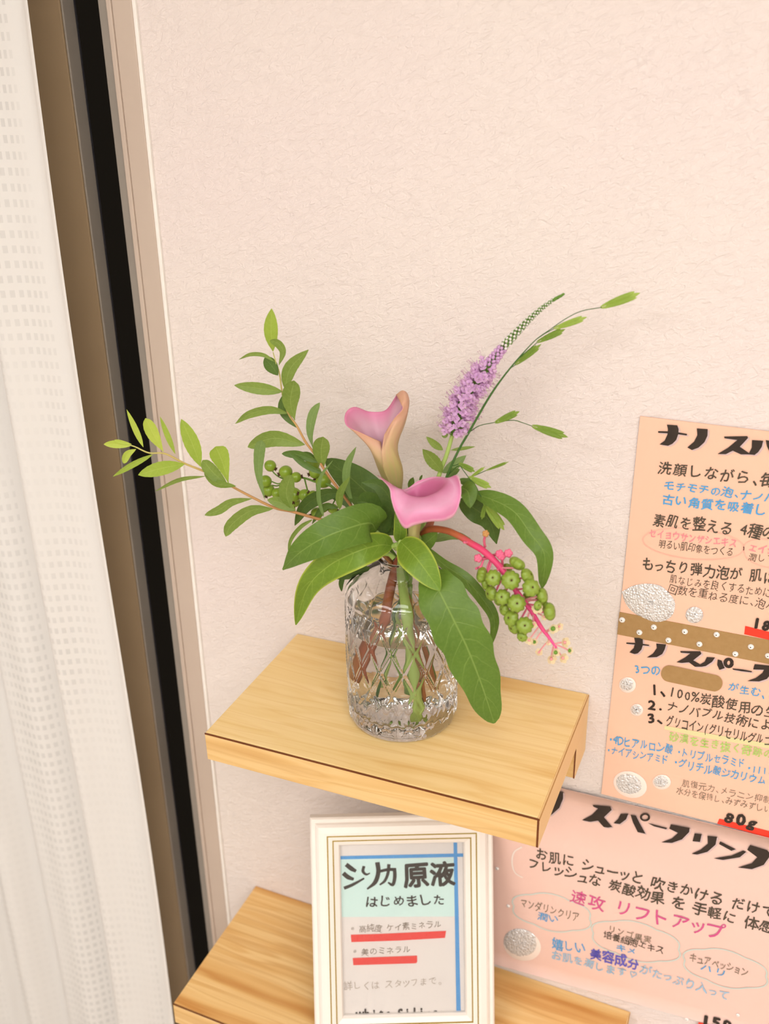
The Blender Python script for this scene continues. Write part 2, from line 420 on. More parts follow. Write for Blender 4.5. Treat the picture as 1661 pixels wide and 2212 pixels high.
def curtain_material():
    m = mat('lace_curtain_fabric', (240, 234, 226), .9, .1); n = NT(m)
    uv = n.n('ShaderNodeUVMap').outputs[0]
    s = n.n('ShaderNodeSeparateXYZ'); n.l(uv, s.inputs[0])
    w = n.noise(uv, 30, 2)
    a = n.math('FRACT', n.math('DIVIDE', s.outputs[0], .0074)); b = n.math('FRACT', n.math('DIVIDE', s.outputs[1], .0132))
    ra = n.math('LESS_THAN', n.math('ABSOLUTE', n.math('SUBTRACT', a, .5)), .27)
    rb = n.math('LESS_THAN', n.math('ABSOLUTE', n.math('SUBTRACT', b, .5)), .25)
    band = n.math('GREATER_THAN', n.math('FRACT', n.math('DIVIDE', s.outputs[0], .115)), .38)
    k = n.math('MULTIPLY', n.math('MULTIPLY', ra, rb), band)
    weave = n.n('ShaderNodeTexWave'); weave.inputs['Scale'].default_value = 260; n.l(uv, weave.inputs['Vector'])
    n.l(n.mix(n.math('MULTIPLY', weave.outputs[1], .10), (247, 243, 238), (232, 226, 218)), n.b.inputs['Base Color'])
    t = n.n('ShaderNodeBsdfTranslucent'); t.inputs[0].default_value = lin((240, 232, 222))
    ms = n.n('ShaderNodeMixShader'); ms.inputs[0].default_value = .25
    n.l(n.b.outputs[0], ms.inputs[1]); n.l(t.outputs[0], ms.inputs[2])
    tr = n.n('ShaderNodeBsdfTransparent'); m2 = n.n('ShaderNodeMixShader')
    patch = n.math('MINIMUM', n.math('MAXIMUM', n.math('MULTIPLY', n.math('SUBTRACT', n.noise(n.mapping(uv, (9, 2.2, 1)), 1.0, 2), .40), 5.0), .12), 1.0)
    n.l(n.math('MULTIPLY', n.math('MULTIPLY', k, patch), .15), m2.inputs[0]); n.l(ms.outputs[0], m2.inputs[1]); n.l(tr.outputs[0], m2.inputs[2])
    n.l(m2.outputs[0], n.out.inputs[0])
    return m
M['curtain'] = curtain_material()

# ------------------------------------------------------------------ the room
ZF, ZC = -1.10, 1.30
XL, XR, YB = -2.0, 2.2, -3.0
WX0, WX1, WZ0, WZ1 = -1.55, -.1205, -1.02, 1.02      # window opening in the wall
def struct(name, mb, m, **k):
    o = mb.build(name, m, smooth=False, **k); o['kind'] = 'structure'; return o
b = MB()
b.box((WX1, 0, ZF), (XR, .12, ZC)); b.box((XL, 0, ZF), (WX0, .12, ZC))
b.box((WX0, 0, WZ1), (WX1, .12, ZC)); b.box((WX0, 0, ZF), (WX1, .12, WZ0))
struct('wall_back', b, M['wall'])
b = MB(); b.box((XL-.1, YB, ZF), (XL, .12, ZC)); struct('wall_left', b, M['plain'])
b = MB(); b.box((XR, YB, ZF), (XR+.1, .12, ZC)); struct('wall_right', b, M['plain'])
b = MB(); b.box((XL, YB-.1, ZF), (XR, YB, ZC)); struct('wall_front', b, M['plain'])
b = MB(); b.box((XL, YB, ZF-.1), (XR, .12, ZF)); struct('floor', b, M['floor'])
b = MB(); b.box((XL, YB, ZC), (XR, .12, ZC+.1)); struct('ceiling', b, M['plain'])
# window: aluminium sliding window, its jamb beside the shelves
win = bpy.data.objects.new('window_1', None); COL.objects.link(win); win.location = (WX1, 0, WZ0); win['kind'] = 'structure'
def wpart(name, boxes, m, bev=.0008):
    b = MB()
    for a, c in boxes: b.box(a, c)
    return bevel(b.build(name, m, win, smooth=False), bev)
wpart('casing', [((-.1400, -.004, WZ0), (-.1205, .060, WZ1)), ((-.1448, -.0055, WZ0), (-.1400, .060, WZ1))], M['alu_beige'])
wpart('caulk_bead', [((-.1212, -.0030, WZ0), (-.1172, .002, WZ1))], M['caulk'], .001)
wpart('jamb_lip', [((-.1575, .001, WZ0), (-.1448, .060, WZ1))], M['alu_grey'])
wpart('sash_edge', [((-.1965, .0012, WZ0), (-.1945, .0170, WZ1))], M['alu_grey'])
wpart('gasket', [((-.1985, .0170, WZ0), (-.1945, .0195, WZ1))], M['gasket'], .0004)
wpart('sash_stile', [((-.262, 0, WZ0), (-.1965, .019, WZ1))], M['alu_brown'])
wpart('pane', [((WX0+.02, .045, WZ0), (-.150, .049, WZ1))], M['night_glass'], .0002)
wpart('sash_pane', [((WX0+.02, .008, WZ0), (-.262, .011, WZ1))], M['night_glass'], .0002)
wpart('head', [((WX0, 0, WZ1-.03), (-.1448, .06, WZ1))], M['alu_brown'])
wpart('sill', [((WX0, 0, WZ0), (-.1448, .06, WZ0+.03))], M['alu_brown'])

# curtain
nx, nz = 150, 60
v = []; uv = []
xs = np.linspace(0, .62, nx); zs = np.linspace(1.0, -1.07, nz)
for j, z in enumerate(zs):
    for i, s in enumerate(xs):
        g = 1-.12*math.exp(-((z)/.8)**2)
        y = -.058 - .010*math.cos(s*2*math.pi/.105+.5+.25*math.sin(z*2.1)) - .005*math.cos(s*2*math.pi/.061+1+z*.9) - .004*math.sin(z*5+s*9)
        x = -.1715 - s*.86*g - .0035*math.sin(s*2*math.pi/.105+1.2) - .002*math.sin(z*3.1)
        if i == 0: y += .004
        v.append((x, y, z)); uv.append((s, z+2))
f = [(j*nx+i, j*nx+i+1, (j+1)*nx+i+1, (j+1)*nx+i) for j in range(nz-1) for i in range(nx-1)]
cu = mesh('lace_curtain', v, f, M['curtain'], None, True, uv, origin=(-.17, -.06, 1.0))
tag(cu, 'white lace curtain with rows of small squares hanging before the dark window', 'curtain')

# ------------------------------------------------------------------ shelves
def shelf(name, O, W, D, T, bt, bh, tilt, mtop, mfront, label):
    t = thing(name, O, label, 'shelf', 'wooden wall shelves')
    t.rotation_euler = (0, -tilt, 0)
    # geometry local to the thing
    def part(nm, boxes, m, bev=.0006):
        mb = MB()
        for a, c in boxes: mb.box(a, c)
        o = mesh(nm, np.vstack(mb.v), mb.f, m, None, False); o.parent = t
        if bev: bevel(o, bev)
        return o
    e = .0018
    part('top_board', [((0, -D+e, -T), (W-e, -.0004, 0))], mtop)
    part('front_edge_board', [((0, -D, -T), (W-e, -D+e, -e*.6))], mfront, .0003)
    part('side_edge_board', [((W-e, -D, -T), (W, -.0004, -.0002))], M['wood_side'], .0003)
    part('back_board', [((.0, -bt, -bh), (W-e, -.0004, -T))], mfront)
    part('side_edge_board', [((W-e, -bt, -bh), (W, -.0004, -T))], M['wood_side'], .0003)
    part('edge_seam', [((0, -D-.0002, -e*.75), (W, -D+.0004, .0001))], M['seam'], 0)
    part('edge_seam', [((W-e*1.0, -D-.0003, -T+.0003), (W-.0002, -D+.0006, -.0003))], M['seam'], 0)
    part('edge_seam', [((W-.0006, -D, -.0006), (W+.0001, -.002, .00015))], M['knob'], 0)
    part('edge_seam', [((W-.0014, -bt-.0003, -bh), (W-.0002, -bt+.0005, -T))], M['seam'], 0)
    return t
SH1 = shelf('wall_shelf', (0, 0, 0), .30, .177, .0283, .0445, .0627, .0141, M['wood'], M['wood_front'],
            'upper pale pine wall shelf carrying the flower vase')
SH2 = shelf('wall_shelf', (-.076, 0, -.3733), .4487, .1779, .0283, .0445, .0627, -.0109, M['wood_low'], M['wood_front'],
            'lower wider pine wall shelf carrying the white picture frame')

# ------------------------------------------------------------------ vase
VX, VY = .150, -.086
VZ = VX*.0141+.0003
HV = .1575
def vase():
    t = thing('glass_vase', (VX, VY, VZ), 'clear pressed glass bottle vase with diamond pattern on the upper shelf', 'vase')
    N = 16; nth = N*16
    prof = [(.0000, .0), (.030, .0), (.0435, .0004), (.0462, .0018), (.0474, .0045)]
    for z in np.linspace(.0065, .121, 96): prof.append((.0478+.0004*math.sin(z*26), z))
    for a in np.linspace(0, 1, 22)[1:]:
        an = a*math.pi/2
        prof.append((.0187+.0293*math.cos(an)**.85, .121+.0205*math.sin(an)))
    prof += [(.0181, .1445), (.0179, .1475), (.0180, .1515), (.0190, .1540), (.0203, .1555), (.0207, .1565), (.0203, .1575),
             (.0190, .1577), (.0172, .1570), (.0160, .1545), (.0157, .150), (.0157, .144)]
    for a in np.linspace(0, 1, 14):
        an = (1-a)*math.pi/2
        prof.append((.0165+.0272*math.cos(an)**.85, .1185+.0205*math.sin(an)))
    prof += [(.0440, .105), (.0440, .0950)]
    iout = 5+96+21
    v = []
    for k, (r, z) in enumerate(prof):
        for j in range(nth):
            th = 2*math.pi*j/nth; d = 0.
            if k < iout and r > .02:
                a = N*th/(2*math.pi); b = z/.0405
                if z > .004:
                    def rd(q):
                        fr = abs((q-math.floor(q))-.5)
                        return math.exp(-((.5-fr)/.062)**2)
                    lat = max(rd(a+b+.25), rd(a-b-.25))
                    wz = 1/(1+math.exp((.040-z)/.0025))*1/(1+math.exp((z-.1175)/.0015))
                    d += .0010*lat*wz
                    # lower zone: teardrop flutes and beads
                    wl = (1-1/(1+math.exp((.040-z)/.0025)))
                    tri = abs(((a+.25) % 1)-.5)*2
                    zig = abs(((z-.003)/.0135) % 2-1)
                    d += wl*(.0010*(1 if (tri > zig) else -.3)*.7 + .0005*math.cos(2*math.pi*a*2)*math.cos(z/.0042))
                    # shoulder: soft arches
                    if z > .1175:
                        ws = math.exp(-((z-.1285)/.007)**2)
                        d += .0010*ws*abs(math.cos(math.pi*a/2*2))
            v.append(((r+d)*math.cos(th), (r+d)*math.sin(th), z))
    v = np.array(v)+np.array([VX, VY, VZ])
    K = len(prof)
    f = [(k*nth+j, k*nth+(j+1) % nth, (k+1)*nth+(j+1) % nth, (k+1)*nth+j) for k in range(K-1) for j in range(nth)]
    mesh('bottle', v, f, M['glass'], t)
    # water
    # the wall where water meets glass bends light by the ratio of the two
    pr = [(0, .0100), (.025, .0105), (.038, .0125), (.0425, .0165), (.0438, .024), (.0440, .06), (.0440, .0950), (.0432, .0946), (.0415, .0944), (.02, .0943), (0, .0943)]
    n = nth
    v = [(VX+r*math.cos(2*math.pi*j/n), VY+r*math.sin(2*math.pi*j/n), VZ+z) for r, z in pr for j in range(n)]
    f = [(k*n+j, k*n+(j+1) % n, (k+1)*n+(j+1) % n, (k+1)*n+j) for k in range(len(pr)-1) for j in range(n)]
    w = mesh('vase_water', v, f, None, None, True, mats=[M['water_wall'], M['water']], midx=[0 if k < 6 else 1 for k in range(len(pr)-1) for j in range(n)], origin=(VX, VY, VZ+.01))
    tag(w, 'clear water inside the diamond patterned glass vase', 'water')
vase()
MOUTH = np.array([VX, VY, VZ+HV])
def inv(dx, dy, z):
    return np.array([VX+dx, VY+dy, VZ+z])

# ------------------------------------------------------------------ plants
def pts3(k, pts, ya, yb):
    n = len(pts); out = []
    for i, p in enumerate(pts):
        y = p[2] if len(p) > 2 else ya+(yb-ya)*i/(n-1)
        out.append(P(*C(k, p[0], p[1]), y))
    return np.array(out)
def leaf(parent, k, pts, w, ya, yb, m, roll=0., a=.9, b=.9, fold=.22, serr=0., wave=0., twist=0., n=18, name='leaf', bend=0., edge=0.):
    c = cr(pts3(k, pts, ya, yb), n)
    T = np.gradient(c, axis=0)
    T /= np.linalg.norm(T, axis=1)[:, None]
    wpx = w*CROP[k][2]
    mx = (a/(a+b))**a*(b/(a+b))**b
    vs_ = np.linspace(-1, 1, 9)
    v = []; uv = []; ph = random.random()*6
    for i in range(n):
        t = i/(n-1)
        h = (max(t, 1e-4)**a*max(1-t, 1e-4)**b)/mx
        h = max(h, .035)
        if serr and i % 2: h *= 1+serr
        hl, hr = 1+edge*math.sin(t*34+ph), 1+edge*math.sin(t*29+ph*1.7)
        hw = .5*wpx*h*depth(c[i])/FPX
        V = unit(CAM-c[i]); S0 = unit(np.cross(T[i], V)); N0 = unit(np.cross(S0, T[i]))
        if N0 @ V < 0: N0 = -N0
        ro = roll+twist*(t-.3)
        S = math.cos(ro)*S0+math.sin(ro)*N0; N = -math.sin(ro)*S0+math.cos(ro)*N0
        for q in vs_:
            hq = hw*(hl if q < 0 else hr)
            off = fold*hw*(abs(q)**1.3-.5) + wave*hw*math.sin(t*13+ph+(2 if q > 0 else 0))*abs(q)**2 - bend*hw*q*q
            v.append(c[i]+S*hq*q+N*off); uv.append((t, (q+1)/2))
    m_ = len(vs_)
    f = [(i*m_+j, i*m_+j+1, (i+1)*m_+j+1, (i+1)*m_+j) for i in range(n-1) for j in range(m_-1)]
    return mesh(name, v, f, m, parent, True, uv)
def rpx(k, w, p):
    return .5*w*CROP[k][2]*depth(p)/FPX
def stem(parent, P3, rad, m, name='stem', n=8, seg=None):
    b = MB(); b.tube(P3, rad, n, seg or max(8, 5*len(P3))); return b.build(name, m, parent)
def plant(name, label, cat):
    return thing(name, (VX, VY, VZ+.012), label, cat)

# --- spirea branch reaching up
t = plant('spirea_branch', 'slender spirea branch with oval leaves rising at the upper left', 'branch')
k = 'c1'
pp = list(pts3('c4', [(760, 530, -.094), (740, 490, -.094)], 0, 0))+list(pts3(k, [(1620, 1290), (1530, 1150), (1470, 1070), (1410, 960), (1350, 870), (1310, 740), (1290, 600), (1265, 520), (1245, 450)], -.094, -.082))
full = [inv(.018, .010, .03), inv(.008, .004, .10), inv(-.006, -.004, .150)] + [pp[1]] + pp[2:]
stem(t, full, [.0014, .0014, .0013, .0012, .0011, .001, .001, .0009, .0008, .0007, .0006, .0005, .0004], M['twig'], seg=60)
Y = -.088
for a_ in [
 ([(1245, 445), (1230, 300), (1235, 148)], 95, Y, Y-.006, 'leafY', 0, 1.0, .9),
 ([(1285, 540), (1312, 450), (1280, 390), (1222, 370)], 62, Y, Y-.01, 'leafA', .5, .9, .6),
 ([(1255, 515), (1180, 470), (1090, 465), (1010, 500)], 30, Y, Y-.004, 'leafA', .3, .8, .9),
 ([(1280, 610), (1235, 545), (1185, 490)], 92, Y, Y+.006, 'leafD', .2, .9, .7),
 ([(1325, 700), (1365, 560), (1490, 432)], 92, Y, Y-.004, 'leafA', .1, .8, .9),
 ([(1310, 722), (1150, 700), (977, 678)], 82, Y, Y-.006, 'leafA', .1, .8, .8),
 ([(1395, 920), (1365, 790), (1390, 645)], 122, Y-.003, Y-.012, 'leafA', 0, 1.2, .55),
 ([(1405, 970), (1320, 860), (1305, 755)], 66, Y+.004, Y+.008, 'leafD', .2, .9, .8),
 ([(1350, 872), (1220, 848), (1080, 880), (985, 943)], 62, Y, Y-.004, 'leafA', .3, .8, .9),
 ([(1520, 1115), (1500, 1000), (1520, 880), (1568, 797)], 66, Y+.004, Y+.010, 'leafS', .3, 1.2, .8),
 ([(1465, 1088), (1250, 1045), (1070, 1105)], 112, Y, Y-.006, 'leafA', .2, .8, .7),
 ([(1590, 1255), (1575, 1140), (1590, 1033)], 118, Y-.004, Y-.012, 'leafA', 0, 1.1, .55),
 ([(1560, 1210), (1430, 1160), (1305, 1150)], 60, Y-.002, Y-.006, 'leafD', .3, .7, .6),
 ([(1605, 1295), (1470, 1230), (1350, 1140)], 44, Y-.004, Y-.010, 'leafD', .2, .9, .9)]:
    p_, w_, y0_, y1_, m_, ro_, a1_, b1_ = a_
    leaf(t, k, p_, w_, y0_, y1_, M[m_], ro_, a1_, b1_, serr=.03)
leaf(t, 'c4', [(525, 590), (485, 440), (500, 270), (600, 130)], 36, -.104, -.110, M['leafS'], .2, .5, .8)
leaf(t, 'c4', [(765, 485), (712, 330), (720, 170), (790, 20)], 66, -.098, -.100, M['leafS'], .2, .9, .8)
leaf(t, 'c4', [(655, 530), (660, 400), (740, 260)], 64, -.104, -.108, M['leafA'], .2, .7, .9)

# --- spirea branch reaching left
t = plant('spirea_branch', 'long spirea branch with lime tipped leaves stretching left toward the curtain', 'branch')
pp = pts3(k, [(1575, 1605), (1380, 1550), (1260, 1525), (1110, 1455), (950, 1370), (800, 1285), (640, 1220), (500, 1150), (390, 1145), (300, 1105), (255, 1090)], -.100, -.120)
full = [inv(.022, -.012, .03), inv(.010, -.006, .10), inv(-.006, -.008, .152), P(*C('c4', 640, 640), -.100)]+list(pp)
stem(t, full, [.0014]*4+[.0013, .0012, .0012, .0011, .001, .001, .0009, .0008, .0007, .0006, .0005], M['twig'], seg=70)
Y = -.112
for a_ in [
 ([(350, 1105), (300, 990), (235, 845)], 42, 'leafYY', .3, .9, .9),
 ([(490, 1137), (425, 1030), (365, 905)], 86, 'leafYY', .1, 1.2, .6),
 ([(570, 1152), (520, 1030), (465, 893)], 42, 'leafY', .4, .9, .9),
 ([(745, 1240), (690, 1090), (612, 912)], 104, 'leafY', .1, 1.0, .8),
 ([(940, 1362), (895, 1210), (850, 1100)], 128, 'leafY', 0, 1.3, .4),
 ([(930, 1362), (840, 1290), (758, 1195)], 92, 'leafA', .2, .9, .5),
 ([(770, 1285), (860, 1355), (990, 1375)], 54, 'leafA', .3, .7, .8),
 ([(265, 1095), (170, 1085), (77, 1085)], 54, 'leafYY', .2, .9, .8),
 ([(270, 1085), (200, 1070), (150, 1055)], 26, 'leafYY', .2, .9, .8),
 ([(300, 1118), (240, 1155), (215, 1218)], 50, 'leafYY', .2, .9, .6),
 ([(415, 1155), (270, 1230), (140, 1308)], 42, 'leafY', .3, .8, .9),
 ([(635, 1222), (480, 1250), (315, 1297)], 96, 'leafY', .1, .9, .8),
 ([(780, 1305), (600, 1330), (430, 1410)], 32, 'leafA', .5, .9, .9),
 ([(1100, 1460), (960, 1485), (870, 1540), (773, 1575)], 62, 'leafA', .2, .9, .7),
 ([(1245, 1530), (1090, 1545), (960, 1640), (918, 1722)], 88, 'leafA', .2, .8, .7),
 ([(1188, 1467), (1148, 1300), (1150, 1150), (1168, 1058)], 76, 'leafS', .1, 1.0, .35),
 ([(1370, 1532), (1335, 1420), (1368, 1295)], 104, 'leafA', .1, 1.0, .6),
 ([(1402, 1542), (1300, 1490), (1205, 1468)], 78, 'leafA', .2, .8, .8)]:
    p_, w_, m_, ro_, a1_, b1_ = a_
    tx = (1575-p_[0][0])/1320; yb = -.100-.020*tx
    leaf(t, k, p_, w_, yb, yb-.006, M[m_], ro_, a1_, b1_, serr=.04)
leaf(t, 'c4', [(435, 612), (330, 680), (250, 800), (248, 972)], 36, -.108, -.124, M['leafA'], .3, .6, .9)

# --- rose hips
t = plant('rose_hip_spray', 'spray of small green rose hips with brown ends behind the left leaves', 'berries')
k = 'c4'; Y = -.078
b = MB()
main = [inv(.010, .022, .03), inv(.004, .012, .10), inv(-.008, .006, .152), P(*C(k, 760, 560), -.082)]+list(pts3(k, [(600, 350), (460, 305), (340, 270), (215, 290)], -.078, -.074))
stem(t, main, [.0016, .0016, .0015, .0013, .0011, .0009, .0007], M['hip_stalk'])
hips = [(90, 175, 92, -30, 20), (215, 225, 104, -160, 0), (300, 268, 84, 10, 0), (75, 375, 98, -110, 0), (140, 398, 78, -90, 0), (50, 300, 96, 180, 0),
        (285, 412, 112, -100, 0), (372, 415, 100, 165, 0), (440, 422, 88, 140, 0), (432, 160, 112, 180, 0), (455, 228, 96, -160, 0), (522, 293, 124, 165, 0),
        (470, 562, 96, 200, 0), (600, 525, 80, -20, 0), (290, 468, 84, -100, 0), (520, 520, 70, 120, 0)]
hb = MB(); hb.sphere((0, 0, 0), 1, 18, 12, (1, .94, .94))
hip_me = mesh('hip_shape', np.vstack(hb.v)*np.array([1, 1, 1]), hb.f, M['hip'])
COL.objects.unlink(hip_me); hip_me = hip_me.data
cb = MB()
cb.tube([(.86, 0, 0), (1.0, 0, 0), (1.16, 0, 0)], [.34, .24, .30], 8, 5)
for q in range(5):
    an = q*2*math.pi/5
    cb.tube([(1.08, .2*math.cos(an), .2*math.sin(an)), (1.26, .34*math.cos(an), .34*math.sin(an))], [.09, .02], 5, 3)
cal_me = mesh('calyx_shape', np.vstack(cb.v), cb.f, M['calyx']); COL.objects.unlink(cal_me); cal_me = cal_me.data
for (x, y, d, an, _) in hips:
    yy = Y-.006+.012*random.random()
    p = P(*C(k, x, y), yy); r = rpx(k, d*1.1, p)
    dx = _r*math.cos(math.radians(an))+_u*math.sin(math.radians(an))-_f*.25
    X = unit(dx); Z = unit(np.cross(X, _f)); Yv = np.cross(Z, X)
    R = Matrix(((X[0], Yv[0], Z[0], p[0]), (X[1], Yv[1], Z[1], p[1]), (X[2], Yv[2], Z[2], p[2]), (0, 0, 0, 1))) @ Matrix.Scale(r, 4)
    o = inst('hip', hip_me, R, t)
    c_ = bpy.data.objects.new('calyx', cal_me); COL.objects.link(c_); c_.parent = o
    base = p-X*r*.9
    # stalk to the nearest point of the spray
    mm = cr(np.array(main[3:]), 40); q = mm[np.argmin(np.linalg.norm(mm-p, axis=1)+0.4*np.maximum(0, (p-mm)@_r))]
    stem(t, [base, (base+q)/2-np.array([0, 0, .003]), q], [.0005, .0007], M['hip_stalk'], 'stalk', 6, 8)
leaf(t, k, [(700, 400), (540, 410), (380, 500), (290, 662)], 120, -.086, -.092, M['leafBD'], .3, .8, .8)
leaf(t, k, [(760, 520), (660, 420), (540, 400)], 110, -.084, -.080, M['leafD'], .3, .8, .8)
leaf(t, k, [(640, 520), (560, 500), (500, 540), (430, 650)], 60, -.088, -.090, M['leafD'], .3, .8, .8)
leaf(t, k, [(470, 120), (400, 80), (330, 75)], 40, -.076, -.074, M['leafD'], .3, .8, .8)

# --- calla lilies
def spathe(parent, k, rows, y0, min_, mout, nu=64, nv=26, thick=.0005):
    rows3 = [np.array([P(*C(k, x, y), y0+d/1000*1.0) for x, y, d in r]) for r in rows]
    g = np.array([cr(r, nv) for r in rows3])               # meridians x nv
    G = np.array([cr(g[:, j], nu) for j in range(nv)])      # nv x nu x 3
    du = np.gradient(G, axis=1); dv = np.gradient(G, axis=0)
    N = np.cross(du, dv); N /= np.linalg.norm(N, axis=2)[:, :, None]+1e-12
    cen = G.mean(axis=1)[:, None, :]
    inner = np.sign(((cen-G)*N).sum(axis=2)[:nv//2].mean())
    N = N*inner
    A = G+N*thick*.5; B = G-N*thick*.5
    v = np.vstack([A.reshape(-1, 3), B.reshape(-1, 3)]); n0 = nv*nu
    uv = [(j/(nv-1), i/(nu-1)) for j in range(nv) for i in range(nu)]*2
    f = []; mi = []
    for j in range(nv-1):
        for i in range(nu-1):
            q = (j*nu+i, j*nu+i+1, (j+1)*nu+i+1, (j+1)*nu+i)
            f.append(q); mi.append(0); f.append(tuple(n0+x for x in q[::-1])); mi.append(1)
    for i in range(nu-1):
        a = (nv-1)*nu+i; f.append((a, a+1, n0+a+1, n0+a)); mi.append(0)
    for j in range(nv-1):
        for i in (0, nu-1):
            a = j*nu+i; f.append((a, a+nu, n0+a+nu, n0+a)); mi.append(0)
    return mesh('spathe', v, f, None, parent, True, uv, [min_, mout], mi)
t = plant('calla_lily', 'taller dusty rose calla lily with tan outside standing upright at the back', 'flower')
Yc = -.080
spathe(t, 'c2', [
 [(690, 1240, -8), (650, 1000, -11), (600, 850, -10), (575, 770, -8), (565, 712, -6)],
 [(670, 1240, -6), (590, 1000, -8), (500, 830, -10), (430, 700, -11), (370, 622, -12)],
 [(655, 1240, 0), (548, 1000, 0), (455, 780, -4), (330, 640, -10), (224, 548, -12)],
 [(660, 1240, 4), (555, 1000, 6), (470, 780, 8), (340, 560, 6), (214, 430, -2)],
 [(680, 1240, 6), (600, 1000, 9), (520, 780, 12), (420, 540, 14), (300, 364, 8)],
 [(700, 1240, 8), (640, 1000, 11), (580, 780, 16), (520, 560, 20), (450, 410, 20)],
 [(720, 1240, 8), (690, 1000, 11), (650, 780, 16), (630, 560, 20), (610, 398, 22)],
 [(740, 1240, 6), (730, 1000, 9), (700, 780, 14), (690, 560, 18), (700, 360, 17), (708, 268, 12)],
 [(755, 1240, 4), (760, 1000, 6), (722, 780, 9), (765, 480, 14), (805, 270, 14), (775, 204, 8), (720, 250, 3)],
 [(768, 1240, 0), (784, 1000, 0), (730, 760, 1), (815, 500, 6), (848, 310, 4), (812, 268, -1), (768, 336, -5)],
 [(762, 1240, -5), (775, 1000, -7), (706, 760, -8), (780, 540, -4), (822, 420, -3), (777, 390, -7)],
 [(740, 1240, -8), (720, 1000, -11), (655, 760, -13), (680, 590, -12), (700, 520, -10), (692, 488, -10)],
 [(712, 1240, -9), (600, 1000, -13), (578, 850, -14), (582, 760, -12), (602, 640, -10)]], Yc, M['cal1_in'], M['cal1_out'])
top = P(*C('c2', 712, 1240), Yc)
stem(t, [inv(-.004, .022, .02), inv(.002, .010, .10), inv(.004, .004, .155), (top+inv(.004, .004, .155))/2+np.array([.001, 0, 0]), top+np.array([0, 0, .006])],
     [.0036, .0036, .0036, .0042, .0050], M['stem_green'], n=12)
# spadix
b = MB(); b.tube([P(*C('c2', 690, 1050), Yc), P(*C('c2', 660, 930), Yc), P(*C('c2', 640, 840), Yc+.003)], [.003, .003, .0018], 10, 14); b.build('spadix', M['stem_pale'], t)
t = plant('calla_lily', 'front bright pink calla lily with rolled out lip above the vase mouth', 'flower')
Yc = -.118
spathe(t, 'c2', [
 [(845, 1720, -2), (830, 1500, -4), (775, 1300, -6), (650, 1130, -6), (533, 1046, -2)],
 [(850, 1720, -5), (845, 1500, -9), (800, 1225, -14), (705, 1180, -22), (645, 1165, -24)],
 [(855, 1720, -6), (855, 1500, -11), (830, 1238, -16), (725, 1290, -28), (668, 1280, -29)],
 [(860, 1720, -7), (870, 1500, -12), (865, 1250, -18), (770, 1380, -32), (712, 1420, -33)],
 [(875, 1720, -8), (890, 1500, -14), (910, 1262, -20), (830, 1420, -36), (798, 1570, -36)],
 [(890, 1720, -8), (910, 1500, -14), (960, 1268, -20), (910, 1400, -37), (900, 1542, -36)],
 [(905, 1720, -8), (930, 1500, -13), (1010, 1262, -19), (1020, 1390, -36), (1040, 1508, -34)],
 [(920, 1720, -6), (950, 1500, -10), (1080, 1236, -14), (1150, 1370, -30), (1200, 1497, -28)],
 [(935, 1720, -3), (970, 1500, -5), (1160, 1190, -6), (1270, 1310, -18), (1308, 1430, -20)],
 [(940, 1720, 1), (985, 1480, 2), (1195, 1150, 2), (1310, 1190, -6), (1366, 1230, -10)],
 [(935, 1720, 4), (975, 1470, 6), (1180, 1130, 8), (1270, 1090, 6), (1334, 1050, 2)],
 [(920, 1720, 6), (960, 1450, 10), (1120, 1120, 14), (1190, 1082, 14), (1240, 1074, 14)],
 [(905, 1720, 7), (940, 1430, 12), (1040, 1130, 18), (1080, 1080, 22), (1110, 1060, 22)],
 [(885, 1720, 7), (900, 1430, 11), (930, 1190, 18), (935, 1130, 22), (945, 1098, 23)],
 [(865, 1720, 4), (860, 1440, 6), (830, 1240, 10), (800, 1200, 14), (790, 1190, 15)],
 [(850, 1720, 1), (840, 1480, 2), (790, 1280, 2), (690, 1160, 2), (600, 1090, 3)]], Yc, M['cal2_in'], M['cal2_out'])
top = P(*C('c2', 893, 1720), Yc)
stem(t, [inv(.020, -.018, .012), inv(.010, -.010, .09), inv(.004, -.010, .150), top+np.array([0, 0, .004])], [.0040, .0040, .0042, .0064], M['stem_pale'], n=12)
b = MB(); b.tube([P(*C('c2', 900, 1550), Yc), P(*C('c2', 925, 1440), Yc), P(*C('c2', 955, 1350), Yc-.002)], [.0028, .0028, .0016], 10, 14); b.build('spadix', M['stem_pale'], t)

# --- speedwell spike
t = plant('speedwell_spike', 'lilac speedwell flower spike tapering to a green bud tip', 'flower')
k = 'c3'
axp = list(pts3(k, [(160, 1420), (215, 1270), (255, 1130), (290, 1020), (340, 880), (420, 760), (510, 640), (620, 500), (720, 390), (840, 270), (950, 180), (1055, 118)], -.078, -.056))
full = [inv(-.016, .008, .03), inv(-.004, .004, .10), inv(.008, .004, .153)]+axp
stem(t, full[:6], [.0020, .0020, .0019, .0017, .0016], M['stem_pale'])
stem(t, axp[2:], [.0016, .0013, .0010, .0007, .0005], M['ver_green'], 'spike_axis', seg=50)
sp = cr(np.array(axp[2:]), 300); T = np.gradient(sp, axis=0); T /= np.linalg.norm(T, axis=1)[:, None]
L = np.concatenate([[0], np.cumsum(np.linalg.norm(np.diff(sp, axis=0), axis=1))]); L /= L[-1]
def frame_at(t_):
    i = int(np.clip(np.searchsorted(L, t_), 0, 299)); A = unit(np.cross(T[i], _f)); return sp[i], T[i], A, np.cross(T[i], A)
pet, gr, bud, stm = MB(), MB(), MB(), MB()
